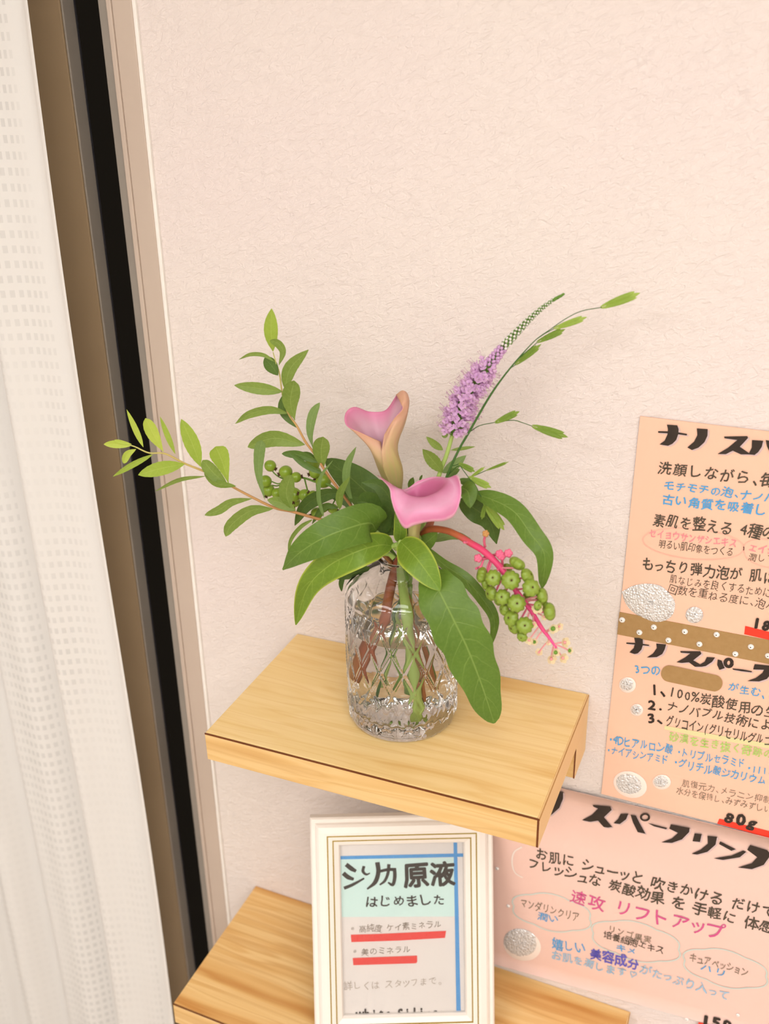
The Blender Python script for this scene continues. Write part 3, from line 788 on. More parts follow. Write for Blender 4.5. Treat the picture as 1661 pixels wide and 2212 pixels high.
def petal(mb, o, d, s, L_, W_):
    n_ = unit(np.cross(d, s))
    v = [o, o+d*L_*.5+s*W_*.5+n_*L_*.08, o+d*L_*.5-s*W_*.5+n_*L_*.08, o+d*L_*.85+s*W_*.33+n_*L_*.2, o+d*L_*.85-s*W_*.33+n_*L_*.2, o+d*L_+n_*L_*.22]
    mb.add(v, [(0, 2, 1), (1, 2, 4, 3), (3, 4, 5)])
i = 0; tt = .0
while tt < .985:
    ph = i*2.39996; p, Tt, A, B = frame_at(tt)
    rad = unit(math.cos(ph)*A+math.sin(ph)*B)
    if tt < .43:
        R = .0115*(1-.30*tt/.43)*(.8+.35*random.random())
        if tt < .02: R *= .8
        d = unit(rad*1.0+Tt*(.10+.5*random.random()))
        c0 = p+d*R
        e1 = unit(np.cross(d, Tt)); e2 = np.cross(d, e1)
        for q in range(4):
            an = q*math.pi/2+random.random()*.5
            s_ = math.cos(an)*e1+math.sin(an)*e2; w_ = -math.sin(an)*e1+math.cos(an)*e2
            petal(pet, c0-d*.001, unit(s_+d*(.35+.3*random.random())), w_, .0042, .0034)
        pet.tube([p+d*R*.35, c0], [.0009, .0012], 5, 3)
        gr.tube([p, p+d*R*.4], [.0006, .0011], 5, 3)
        for q in range(2):
            e = unit(d+.5*(random.random()-.5)*e1+.5*(random.random()-.5)*e2)
            stm.tube([c0, c0+e*.006], [.00018, .00016], 4, 3); stm.sphere(c0+e*.0062, .00045, 5, 4)
        tt += .0031
    elif tt < .56:
        R = .0065*(1-(tt-.43)*2.2)
        d = unit(rad+Tt*.9); gr.tube([p, p+d*R*.5], [.0006, .001], 5, 3)
        pet.tube([p+d*R*.4, p+d*R*1.05], [.0008, .0013, .0010], 6, 5)
        tt += .0034
    else:
        q = (tt-.56)/.44; R = .0040*(1-.72*q)
        d = unit(rad+Tt*(.8+.4*q))
        gr.tube([p, p+d*R*.9+Tt*R*.3, p+d*R*1.1+Tt*R*1.1], [.0007, .0008*(1-.4*q), .0001], 5, 4)
        if q < .85: bud.sphere(p+d*R*(1.0), .00125*(1-.62*q), 7, 5)
        tt += .0032
    i += 1
gr.sphere(sp[-1], .0009, 7, 5)
for mb_, nm, m_ in ((pet, 'open_florets', 'ver_petal'), (gr, 'sepals', 'ver_green'), (bud, 'buds', 'ver_bud'), (stm, 'stamens', 'stamen')):
    tag(mb_.build(nm, M[m_], t), kind='stuff')
for p_, w_, m_, ya, yb in [([(185, 1395), (115, 1310), (42, 1230)], 92, 'leafA', -.080, -.090), ([(188, 1237), (130, 1195), (68, 1140)], 52, 'leafA', -.078, -.084),
        ([(245, 1237), (330, 1225), (420, 1212)], 26, 'leafA', -.074, -.068), ([(185, 1400), (270, 1345), (355, 1275)], 72, 'leafS', -.076, -.066),
        ([(215, 1440), (255, 1400), (310, 1375)], 60, 'leafD', -.084, -.080), ([(225, 1120), (200, 1130), (190, 1118)], 40, 'leafA', -.074, -.074),
        ([(290, 1075), (330, 1090), (370, 1085)], 30, 'leafA', -.074, -.074)]:
    leaf(t, k, p_, w_, ya, yb, M[m_], .15, .8, .9, serr=.07)
leaf(t, 'c2', [(845, 1180), (870, 1120), (890, 1065)], 62, -.082, -.086, M['leafD'], .2, .8, .9, serr=.07)
leaf(t, 'c2', [(950, 1100), (965, 1070), (980, 1040)], 24, -.080, -.082, M['leafD'], .2, .8, .9, serr=.07)

# --- sea oats
t = plant('sea_oats_stalk', 'thin arching grass stalk hung with flat green oat spikelets', 'grass stalk')
st = list(pts3(k, [(215, 1430), (300, 1240), (380, 1100), (500, 890), (600, 740), (720, 590), (850, 450), (960, 370), (1060, 300), (1180, 240), (1330, 212)], -.088, -.052))
full = [inv(-.012, -.016, .03), inv(-.002, -.008, .10), inv(.009, .000, .152)]+st
stem(t, full, [.0011, .0011, .0010, .0010, .0009, .0009, .0008, .0006, .0004, .0003, .0003, .0003, .0003], M['stem_dark'], seg=70)
def spikelet(k, a, b, w, ya, yb, m, n=5):
    """two rows of overlapping pointed glumes, flattened"""
    A = P(*C(k, *a), ya); B = P(*C(k, *b), yb)
    D = B-A; Ln = np.linalg.norm(D); D = D/Ln; V = unit(CAM-A); S = unit(np.cross(D, V)); N = np.cross(S, D)
    hw = rpx(k, w, A); mb = MB()
    gl = [(.66*i/n, sd, .40-.06*i/n) for i in range(n) for sd in (-1, 1)]+[(.60, 0, .40)]
    for gi, (s0, sd, lf) in enumerate(gl):
        ln = Ln*lf; env = math.sin(math.pi*(.17+.62*s0))
        ax = unit(D+sd*S*(.34-.22*s0)*(hw/Ln*5.0)*env)
        sx = np.cross(N, ax); o = A+D*Ln*s0+sd*S*hw*.10
        vv = []; uvv = []
        nn = 8
        for j in range(nn):
            u_ = j/(nn-1); h = hw*.50*env*max(.015, (u_+.03)**.7*(1-u_)**.95*2.1)
            for q in (-1, -.5, 0, .5, 1):
                vv.append(o+ax*ln*u_+sx*h*q+N*(.00025*(len(gl)-gi)+.45*h*(1-abs(q)))); uvv.append((u_, (q+1)/2))
        ff = [(r_*5+c, r_*5+c+1, (r_+1)*5+c+1, (r_+1)*5+c) for r_ in range(nn-1) for c in range(4)]
        mb.add(vv, ff, uvv)
    return mb.build('spikelet', M[m], t)
spikelet('c3', (1325, 212), (1605, 108), 100, -.052, -.050, 'oat_light', 6)
spikelet('c3', (985, 365), (1225, 280), 72, -.058, -.054, 'oat_light')
spikelet('c3', (865, 462), (1068, 368), 72, -.060, -.056, 'oat')
spikelet('c3', (710, 622), (895, 475), 70, -.064, -.060, 'oat')
spikelet('c3', (563, 1040), (740, 958), 76, -.066, -.060, 'oat')
spikelet('c3', (828, 1063), (1087, 1145), 96, -.058, -.056, 'oat')
spikelet('c3', (375, 1432), (537, 1507), 80, -.086, -.088, 'oat_light')
spikelet('c3', (308, 1335), (420, 1392), 66, -.080, -.082, 'oat')
spikelet('c5', (632, 325), (798, 555), 120, -.094, -.100, 'oat_light', 6)
spikelet('c5', (640, 330), (612, 468), 56, -.096, -.100, 'oat')
spikelet('c3', (500, 1382), (662, 1320), 32, -.078, -.074, 'oat')
spikelet('c3', (390, 1430), (492, 1355), 34, -.080, -.080, 'oat_light')
for q_, ya, yb in [([(375, 1110), (450, 1062), (565, 1037)], -.078, -.066), ([(565, 1037), (690, 1022), (760, 1040), (830, 1065)], -.066, -.058),
              ([(620, 710), (660, 660), (712, 622)], -.070, -.064), ([(730, 580), (800, 520), (867, 462)], -.066, -.060), ([(860, 440), (920, 400), (987, 365)], -.062, -.058),
              ([(230, 1410), (300, 1350), (340, 1390), (440, 1530)], -.088, -.096), ([(440, 1530), (480, 1600)], -.096, -.096), ([(300, 1460), (390, 1430), (500, 1382)], -.086, -.078), ([(260, 1350), (308, 1335)], -.084, -.080)]:
    stem(t, pts3('c3', q_, ya, yb), [.0004, .0003], M['stem_dark'], 'pedicel', 5, 12)

# --- pokeweed
t = plant('pokeweed_branch', 'pokeweed branch with broad leaves and a drooping raceme of green berries', 'branch')
k = 'c5'
jn = P(*C(k, 150, 565), -.104)
stem(t, [inv(-.030, -.004, .035), inv(-.014, -.004, .10), inv(-.002, -.006, .150), P(*C(k, 75, 650), -.106), jn, P(*C(k, 195, 480), -.094), P(*C(k, 240, 300), -.088)],
     [.0046, .0044, .0042, .0036, .0034, .0028, .002], M['poke_stem'], n=12)
axp = list(pts3(k, [(85, 640), (140, 575), (200, 543), (330, 560), (440, 610), (520, 660), (620, 720), (720, 810), (800, 910), (900, 1060), (1000, 1190), (1100, 1350), (1160, 1430), (1228, 1525)], -.106, -.142))
stem(t, axp, [.0030, .0028, .0027, .0026, .0027, .0027, .0026, .0025, .0023, .0020, .0017, .0013, .0009], M['poke_axis'], 'raceme_axis', 10, 80)
AX = cr(np.array(axp), 200)
bb = MB()
nu, nv = 40, 14; vv = []
for i_ in range(nv+1):
    ph = math.pi*i_/nv
    for j_ in range(nu):
        an = 2*math.pi*j_/nu
        lobe = 1+.17*(abs(math.cos(an*4.5))-.5)*math.sin(ph)
        z = .74*math.cos(ph); r = math.sin(ph)
        if ph < .6: z -= .20*(1-ph/.6)**1.5
        vv.append((r*lobe*math.cos(an), r*lobe*math.sin(an), z*(1-.02)))
ff = [(i_*nu+j_, (i_+1)*nu+j_, (i_+1)*nu+(j_+1) % nu, i_*nu+(j_+1) % nu) for i_ in range(nv) for j_ in range(nu)]
ber = mesh('berry_shape', vv, ff, M['poke_berry']); COL.objects.unlink(ber); ber = ber.data
bt = MB(); bt.sphere((0, 0, .545), .10, 8, 5, (1, 1, .5))
for q in range(9):
    an = q*2*math.pi/9+.2; bt.tube([(0, 0, .555), (.17*math.cos(an), .17*math.sin(an), .60)], [.03, .012], 5, 3)
tip = bt.build('style_shape', M['calyx']); COL.objects.unlink(tip); tip = tip.data
berries = [(905, 828, 122, .5, .75, 0), (612, 922, 112, -.9, .2, 0), (708, 947, 120, -.25, .1, -1), (852, 966, 138, 0, .05, -1), (988, 932, 116, .7, .4, -.4), (1018, 1028, 130, .2, .15, -1),
           (1112, 1092, 112, .85, .2, -.3), (690, 1072, 108, -.8, -.1, -.4), (785, 1105, 116, -.35, .1, -.9), (900, 1156, 132, -.05, .05, -1), (1172, 1225, 126, .9, .1, -.25),
           (855, 1278, 120, -.6, .1, -.6), (966, 1338, 124, -.1, .05, -1), (878, 1352, 104, -.7, -.3, -.4), (945, 1432, 78, -.4, -.3, -.7), (642, 1000, 84, -.8, -.2, 0), (798, 1205, 92, -.7, 0, -.3),
           (1075, 1172, 62, .3, .1, -1), (822, 862, 74, .2, .5, .4), (985, 1105, 72, .4, .1, .3), (745, 1128, 84, -.6, -.2, .2), (1095, 1120, 90, .6, .1, .3), (1140, 1190, 84, .7, 0, .3)]
for bi, (x, y, d, ar, au, af) in enumerate(berries):
    p0 = P(*C(k, x, y), -.128)
    i_ = int(np.argmin(np.abs((AX-p0) @ unit(AX[-1]-AX[100]))))
    yy = AX[i_][1]-.006*(-af)*1.5 + (.008 if af > 0 else -.003)
    p = P(*C(k, x, y), yy); r = rpx(k, d*1.12, p)
    Z = unit(_r*ar+_u*au+_f*af*.95); Xv = unit(np.cross(Z, (.3, .2, .9))); Yv = np.cross(Z, Xv)
    R = Matrix(((Xv[0], Yv[0], Z[0], p[0]), (Xv[1], Yv[1], Z[1], p[1]), (Xv[2], Yv[2], Z[2], p[2]), (0, 0, 0, 1))) @ Matrix.Scale(r, 4)
    o = inst('berry', ber, R, t)
    q = bpy.data.objects.new('style', tip); COL.objects.link(q); q.parent = o
    j_ = max(0, i_-6)
    stem(t, [AX[j_], (AX[j_]+p-Z*r*.7)/2, p-Z*r*.66], [.0007, .0008], M['poke_pink'] if bi % 3 else M['poke_pale'], 'pedicel', 6, 8)
for pts_, kn in [([(640, 690), (632, 640), (645, 582)], 'o'), ([(690, 762), (760, 752), (832, 744)], 'p'), ([(690, 775), (640, 788), (583, 785)], 'p'), ([(650, 748), (625, 800), (605, 862)], 'o2'),
              ([(690, 790), (668, 840), (655, 890)], ''), ([(780, 870), (782, 820), (776, 768)], 'p'), ([(520, 660), (490, 655), (465, 655)], ''), ([(700, 770), (730, 752), (760, 750)], 'p'), ([(605, 862), (580, 865), (565, 870)], '')]:
    pt = pts3(k, pts_, -.118, -.126)
    stem(t, pt, [.0011, .0009], M['poke_pink'], 'pedicel', 6, 10)
    if kn:
        b = MB(); e = pt[-1]; s = {'o': .0024, 'p': .0030, 'o2': .0016}[kn]
        for q in range(5):
            an = q*2*math.pi/5; b.sphere(e+s*.55*(_r*math.cos(an)+_u*math.sin(an)), s*.62, 7, 5)
        b.sphere(e, s*.7, 7, 5)
        b.build('spent_flower', M['knob'] if kn == 'o' else M['poke_pink'], t)
for fi, (x, y, d, eye) in enumerate([(1195, 1362, 74, 1), (1246, 1345, 60, 0), (1045, 1475, 52, 1), (1003, 1458, 62, 0), (1290, 1478, 78, 0), (1082, 1562, 56, 0), (1217, 1560, 62, 1), (1182, 1612, 74, 0), (1275, 1605, 76, 0), (1330, 1545, 54, 1), (1068, 1190, 84, 1), (1160, 1475, 44, 0), (1125, 1265, 50, 0), (1040, 1330, 52, 0)]):
    p = P(*C(k, x, y), -.142+.006*((fi*37 % 10)/10-.5)); s = rpx(k, d*1.35, p)
    d_ = unit(-_f+_r*((x-1100)/200)*.5+_u*.4*random.uniform(-1, 1)); e1 = unit(np.cross(d_, (0, 0, 1))); e2 = np.cross(d_, e1)
    b = MB()
    for q in range(5):
        an = q*2*math.pi/5+fi; a_ = math.cos(an)*e1+math.sin(an)*e2; w_ = -math.sin(an)*e1+math.cos(an)*e2
        petal(b, p, unit(a_+d_*.35), w_, s, s*.95)
    fl = b.build('flower', M['poke_petal'], t)
    b = MB(); b.sphere(p+d_*s*.2, s*(.42 if eye else .26), 9, 6); b.build('ovary', M['poke_eye'] if eye else M['poke_pale'], fl)
    i_ = int(np.argmin(np.linalg.norm(AX-p, axis=1)))
    stem(t, [AX[max(0, i_-5)], (AX[max(0, i_-5)]+p)/2+np.array([0, 0, .0005]), p], [.0006, .0006], M['poke_pale'], 'pedicel', 5, 6)
# broad leaves of the pokeweed
k = 'c4'
def bl(k, p, w, m, ya, yb, **kw):
    a = dict(roll=.1, a=.75, b=.85, fold=.18, wave=.06, n=30); a.update(kw)
    return leaf(t, k, p, w, ya, yb, M[m], **a)
bl(k, [(955, 700, -.118), (880, 640, -.134), (560, 745, -.158), (330, 880, -.160), (190, 1022, -.150)], 335, 'leafB', 0, 0, a=.42, b=.9, fold=.12, roll=-.25)
bl(k, [(1090, 830, -.116), (980, 825, -.130), (790, 880, -.146), (560, 1000, -.150), (390, 1180, -.145), (298, 1472, -.132)], 270, 'leafBL', 0, 0, a=.6, b=.75, fold=.22, roll=.25)
bl(k, [(1150, 790, -.130), (1290, 940, -.148), (1475, 1192, -.152)], 268, 'leafBL', 0, 0, a=.55, b=.75, fold=.15, roll=-.1)
bl('c5', [(190, 900, -.138), (265, 1060, -.152), (385, 1300, -.158), (500, 1540, -.158), (620, 1850, -.152), (715, 2145, -.142)], 430, 'leafB', 0, 0, a=.42, b=.55, fold=.14, roll=.05, wave=.14, n=48, edge=.05)
bl('c5', [(150, 690, -.112), (300, 835, -.118), (480, 960, -.120), (620, 1120, -.120), (715, 1290, -.120), (690, 1505, -.118)], 112, 'leafB', 0, 0, a=.5, b=.6, roll=.4, twist=-.7, wave=.1)
bl('c5', [(540, 250, -.094), (700, 300, -.098), (880, 400, -.104), (1020, 590, -.112), (1130, 760, -.116), (1108, 1038, -.116)], 190, 'leafB', 0, 0, a=.5, b=.55, roll=.35, twist=-.6, wave=.08)
bl('c5', [(430, 300, -.086), (560, 380, -.088), (680, 480, -.090), (735, 668, -.090)], 210, 'leafBD', 0, 0, a=.6, b=.9, roll=.2, wave=.12)
bl('c5', [(440, 200, -.100), (500, 240, -.106), (518, 372, -.112)], 160, 'leafB', 0, 0, a=.5, b=.8, roll=.2)
bl('c5', [(200, 640, -.092), (350, 595, -.088), (522, 625, -.084)], 84, 'leafS', 0, 0, a=.6, b=.8, roll=.3)
bl('c5', [(90, 700, -.112), (160, 650, -.114), (248, 575, -.112)], 130, 'leafB', 0, 0, a=.6, b=.8, roll=.1, serr=.05)
bl(k, [(1110, 740, -.104), (990, 520, -.096), (780, 300, -.086), (540, 120, -.076)], 300, 'leafBD', 0, 0, a=.5, b=.65, roll=-.2)
bl(k, [(1120, 700, -.106), (1080, 480, -.108), (980, 340, -.110), (835, 310, -.112)], 150, 'leafBD', 0, 0, a=.5, b=.9, roll=.2)
bl(k, [(1000, 740, -.108), (960, 560, -.110), (880, 480, -.112), (800, 470, -.112)], 250, 'leafBD', 0, 0, a=.5, b=.7, roll=.3)
bl(k, [(1135, 800, -.118), (1150, 690, -.124), (1115, 540, -.122)], 110, 'leafBL', 0, 0, a=.5, b=.8, roll=.1)
bl(k, [(1190, 760, -.112), (1215, 690, -.112), (1190, 640, -.112)], 70, 'leafD', 0, 0, a=.6, b=.8)
bl(k, [(900, 1005, -.092), (780, 1050, -.094), (625, 1097, -.096)], 80, 'leafBD', 0, 0, a=.6, b=.8, serr=.05)
bl(k, [(690, 1060, -.094), (668, 1130, -.096), (672, 1200, -.096)], 44, 'leafBD', 0, 0, a=.5, b=.8)
bl('c3', [(300, 1450, -.092), (380, 1480, -.096), (450, 1560, -.100)], 60, 'leafD', 0, 0, a=.6, b=.8)
for q in ([(1135, 815, -.118), (1070, 830, -.116), (980, 828, -.126)], [(1120, 850, -.112), (1040, 780, -.112), (955, 712, -.116)], [(1100, 930, -.106), (1060, 895, -.106), (1000, 895, -.110)], [(1120, 850, -.114), (1140, 810, -.120), (1152, 792, -.130)]):
    stem(t, pts3(k, q, 0, 0), [.0022, .0016], M['stem_pale'], 'petiole', 8, 10)
stem(t, [MOUTH+np.array([.008, -.006, -.02]), MOUTH+np.array([.012, -.020, .004]), P(*C('c5', 190, 900), -.138)], [.0020, .0015], M['stem_green'], 'petiole', 8, 12)

# ------------------------------------------------------------------ glyphs and flat marks
_gl = {}
_fc = bpy.data.curves.new('glyph', 'FONT'); _fc.resolution_u = 2
_fo = bpy.data.objects.new('glyph', _fc); COL.objects.link(_fo)
def glyph(ch, wt):
    key = (ch, wt)
    if key not in _gl:
        _fc.body = ch; _fc.offset = min(wt, 0.0)
        bpy.context.view_layer.update()
        me = bpy.data.meshes.new_from_object(_fo)
        v = np.array([q.co[:2] for q in me.vertices]) if len(me.vertices) else np.zeros((0, 2))
        f = [tuple(p.vertices) for p in me.polygons]
        if wt > 0 and len(v):           # a thicker pen: the stroke laid down again around itself
            n0 = len(v); f0 = f; d = wt*1.1
            sh = ((0, 0), (d, 0), (-d, 0), (0, d), (0, -d)) if wt < .02 else ((0, 0), (d, 0), (-d, 0), (0, d), (0, -d), (d*.7, d*.7), (-d*.7, d*.7), (d*.7, -d*.7), (-d*.7, -d*.7))
            v = np.vstack([v+np.array(o) for o in sh]); f = [tuple(i+n0*q for i in p) for q in range(len(sh)) for p in f0]
        bpy.data.meshes.remove(me)
        _gl[key] = (v, f, (len(v)//n0 if wt > 0 and len(v) else 1))
    return _gl[key]
def adv(ch):
    if ch == ' ': return .45
    if ch in '、。.,・*': return .55
    if ord(ch) < 256: return .62
    if ch in 'ッャュョっ': return .8
    return 1.0
class Plane:
    """a flat sheet: U maps photo measurements onto it, n = outward normal"""
    def __init__(s, O, n): s.O = np.array(O, float); s.n = unit(n)
    def at(s, px, py, lift=0.):
        d = ray(px, py); o = s.O+s.n*lift
        return CAM+d*(((o-CAM) @ s.n)/(d @ s.n))
def lettering(pl, parent, k, text, a, b, h, m, wt=.012, jit=1., lift=.0004, slant=.10, name='lettering'):
    A = pl.at(*C(k, *a), lift); B = pl.at(*C(k, *b), lift)
    X = unit(B-A); Ln = np.linalg.norm(B-A); Yv = unit(np.cross(pl.n, X))
    if Yv[2] < 0: Yv = -Yv
    tot = sum(adv(c) for c in text); em = Ln/tot
    hs = np.linalg.norm(pl.at(*C(k, a[0], a[1]-h), lift)-A)
    rs = random.Random(text)
    v, f = [], []; x = 0
    for c in text:
        w = adv(c)
        if c != ' ':
            g, gf, nc = glyph(c, wt)
            if len(g):
                gx0, gx1 = g[:, 0].min(), g[:, 0].max()
                g = g-np.array([(gx0+gx1)/2, .38])
                w1, w2 = rs.random()*6, rs.random()*6
                g = g+.022*jit*np.stack([np.sin(g[:, 1]*6.5+w1), np.sin(g[:, 0]*6.5+w2)], -1)
                an = (rs.random()-.5)*.30*jit; sc = 1+(rs.random()-.5)*.20*jit
                ca, sa = math.cos(an), math.sin(an)
                g = np.stack([g[:, 0]*ca-g[:, 1]*sa+slant*g[:, 1], g[:, 0]*sa+g[:, 1]*ca], -1)*sc
                gx = (x+w/2)*em+g[:, 0]*em*.98; gy = (.46+(rs.random()-.5)*.13*jit)*hs+g[:, 1]*hs*1.02
                n0 = len(v)
                per = len(gx)//nc
                v += [A+X*p+Yv*q+pl.n*(.000025*(i//per)) for i, (p, q) in enumerate(zip(gx, gy))]
                f += [tuple(i+n0 for i in q) for q in gf]
        x += w
    return mesh(name, v, f, m, parent, False)
def poly(mb, pl, k, pts, lift=.0004):
    v = [pl.at(*C(k, *p), lift) for p in pts]; mb.add(v, [tuple(range(len(v)))])
def ribbon(mb, pl, k, pts, w, lift=.0004, closed=False, seg=None):
    pts = np.array(pts, float)
    if closed: pts = np.vstack([pts, pts[:1]])
    c = cr(pts, seg or len(pts)*6)
    q = np.array([pl.at(*C(k, *p), lift) for p in c]); T = np.gradient(q, axis=0)
    ww = np.interp(np.linspace(0, 1, len(q)), np.linspace(0, 1, np.size(w)), w) if np.size(w) > 1 else np.full(len(q), w)
    v = []
    for i in range(len(q)):
        S = unit(np.cross(T[i], pl.n)); hw = rpx(k, ww[i], q[i]); v += [q[i]-S*hw, q[i]+S*hw]
    mb.add(v, [(2*i, 2*i+1, 2*i+3, 2*i+2) for i in range(len(q)-1)])
def marks(pl, parent, k, polys, m, name, lift=.0004):
    mb = MB()
    for i, p in enumerate(polys): poly(mb, pl, k, p, lift+.00003*i)
    return mb.build(name, m, parent, False)
def ring(cx, cy, rx, ry, n=20, tilt=0., wob=0.):
    return [(cx+rx*(1+wob*math.sin(i*2.7))*math.cos(2*math.pi*i/n)*math.cos(tilt)-ry*math.sin(2*math.pi*i/n)*math.sin(tilt),
             cy+rx*(1+wob*math.sin(i*2.7))*math.cos(2*math.pi*i/n)*math.sin(tilt)+ry*math.sin(2*math.pi*i/n)*math.cos(tilt)) for i in range(n)]
def blob(pl, parent, k, outline, h, m, name='glitter_dot', lift=.0003, bumpy=.35):
    """a raised gel dot with a lumpy dome"""
    o = np.array(outline, float); c = o.mean(axis=0); n = len(o); R = 7
    v = []; rr = random.Random(str(outline))
    for j in range(R+1):
        s = 1-j/R
        for p in o:
            q = c+(p-c)*s
            v.append(pl.at(*C(k, *q), lift+(h*math.sqrt(max(0, 1-s*s))*(1+bumpy*(rr.random()-.5)) if j else 0)))
    f = [(j*n+i, j*n+(i+1) % n, (j+1)*n+(i+1) % n, (j+1)*n+i) for j in range(R) for i in range(n)]
    return mesh(name, v, f, m, parent, bumpy < .2)
_gm = MB()
for (z0, r0, z1, r1) in ((0, 1, .35, .95), (.35, .95, .75, .55)):
    v = [(r*math.cos(i*math.pi/5), r*math.sin(i*math.pi/5), z) for z, r in ((z0, r0), (z1, r1)) for i in range(10)]
    _gm.add(v, [(i, (i+1) % 10, 10+(i+1) % 10, 10+i) for i in range(10)])
_gm.add([(.55*math.cos(i*math.pi/5), .55*math.sin(i*math.pi/5), .75) for i in range(10)], [tuple(range(10))])
gem_me = mesh('gem_shape', np.vstack(_gm.v), _gm.f, M['gem'], smooth=False); COL.objects.unlink(gem_me); gem_me = gem_me.data
_gd = MB(); _gd.sphere((.1, -.1, .74), .26, 8, 4, (1, 1, .2))
gd_me = _gd.build('gem_foil_shape', M['gem_dark'], smooth=False); COL.objects.unlink(gd_me); gd_me = gd_me.data
def gems(pl, parent, k, lst, d, lift):
    for (x, y) in lst:
        p = pl.at(*C(k, x, y), lift); r = rpx(k, d, p)
        X = unit(np.cross(pl.n, (0, 0, 1))); Yv = np.cross(pl.n, X); n_ = pl.n
        R = Matrix(((X[0], Yv[0], n_[0], p[0]), (X[1], Yv[1], n_[1], p[1]), (X[2], Yv[2], n_[2], p[2]), (0, 0, 0, 1))) @ Matrix.Scale(r, 4)
        o = inst('rhinestone', gem_me, R, parent)
        c_ = bpy.data.objects.new('dark_centre', gd_me); COL.objects.link(c_); c_.parent = o  # dark metallic spot near the middle of each gem

# ------------------------------------------------------------------ poster: peach sheet
PA = Plane((0, -.0022, 0), (0, -1, 0))
PO = thing('poster', (.43, -.0006, .086), 'peach handwritten poster split by a brown tape with rhinestones', 'poster')
b = MB(); b.box((.3200, -.0021, -.1036), (.545, -.0007, .2756)); b.build('sheet', M['paper'], PO, False)
k = 'p1'
def title(pl, parent, k, polys, off=(16, 10)):
    marks(pl, parent, k, [[(x+off[0], y+off[1]) for x, y in p] for p in polys], M['ink_shadow'], 'title_shadow', .0003)
    marks(pl, parent, k, polys, M['ink'], 'title', .0006)
title(PA, PO, k, [
 [(560, 218), (700, 222), (825, 243), (822, 258), (690, 240), (560, 234)],
 [(640, 158), (735, 165), (748, 200), (745, 245), (725, 300), (690, 335), (650, 353), (572, 340), (620, 305), (645, 250), (650, 200)],
 [(915, 193), (1015, 200), (1013, 260), (985, 320), (930, 370), (870, 392), (828, 368), (890, 315), (920, 255)],
 [(1165, 268), (1380, 264), (1385, 282), (1310, 362), (1395, 420), (1388, 432), (1320, 432), (1245, 398), (1180, 430), (1105, 428), (1200, 372), (1287, 300), (1170, 284)],
 [(1422, 300), (1525, 307), (1512, 362), (1480, 410), (1445, 437), (1388, 432), (1420, 370)],
 [(1548, 300), (1600, 310), (1660, 420), (1600, 440), (1560, 360)]])
W = lambda *a, **kw: lettering(PA, PO, *a, **kw)
W(k, '洗顔しながら、毎', (548, 618), (1640, 735), 130, M['ink_thin'], .012)
W(k, 'モチモチの泡、ナノバ', (605, 755), (1640, 880), 92, M['ink_blue'], .014)
W(k, '古い角質を吸着し', (590, 885), (1560, 1000), 104, M['ink_blue'], .016)
W(k, '素肌を整える 4種の', (508, 1085), (1640, 1215), 128, M['ink_thin'], .010)
W(k, 'セイヨウサンザシエキス', (470, 1195), (1285, 1285), 84, M['ink_pink'], .010)
W(k, '明るい肌印象をつくる', (560, 1285), (1250, 1372), 84, M['ink_thin'], -.004)
W(k, 'エイジ', (1385, 1320), (1640, 1355), 84, M['ink_pink'], .012)
W(k, '潤して', (1380, 1410), (1640, 1435), 84, M['ink_thin'], -.004)
W(k, 'もっちり弾力泡が 肌に', (405, 1490), (1640, 1628), 124, M['ink_thin'], .012)
W(k, '肌なじみを良くするために、', (660, 1615), (1640, 1755), 90, M['ink_thin'], -.006)
W(k, '回数を重ねる度に、泡パ', (645, 1705), (1640, 1865), 92, M['ink_thin'], -.006)
marks(PA, PO, k, [[(1360, 2008), (1578, 2062), (1700, 2092), (1700, 2165), (1350, 2084)]], M['red'], 'red_bar')
W(k, '18', (1415, 2035), (1590, 2065), 125, M['ink'], .05, lift=.0008)
mb = MB(); ribbon(mb, PA, k, ring(885, 1256, 468, 140, 16, .09), 9, closed=True); ribbon(mb, PA, k, [(1620, 1215), (1480, 1212), (1380, 1240), (1345, 1300), (1380, 1390), (1480, 1450), (1620, 1485)], 9); mb.build('oval_outline', M['ink_oval'], PO, False)
blob(PA, PO, k, cr(np.array([(225, 1695), (330, 1640), (450, 1620), (580, 1640), (670, 1720), (715, 1800), (690, 1910), (590, 1972), (480, 1960), (340, 1890), (260, 1800), (225, 1695)]), 40)[:-1].tolist(), .0016, M['glitter'])
blob(PA, PO, k, ring(892, 1908, 82, 76, 24), .0014, M['glitter'])
k = 'p2'
tp = [PA.at(*C(k, *q)) for q in ((243, 92), (243, 300))]
mb = MB(); zt, zb = tp[0][2], tp[1][2]
mb.box((.3196, -.0026, zb), (.5454, -.0021, zt)); mb.build('kraft_tape', M['kraft'], PO, False)
PT = Plane((0, -.0027, 0), (0, -1, 0))
gems(PT, PO, k, [(272, 165), (563, 232), (430, 280), (848, 272), (697, 352), (1140, 300), (982, 388), (1455, 412), (1312, 478), (1612, 495)], 56, 0)
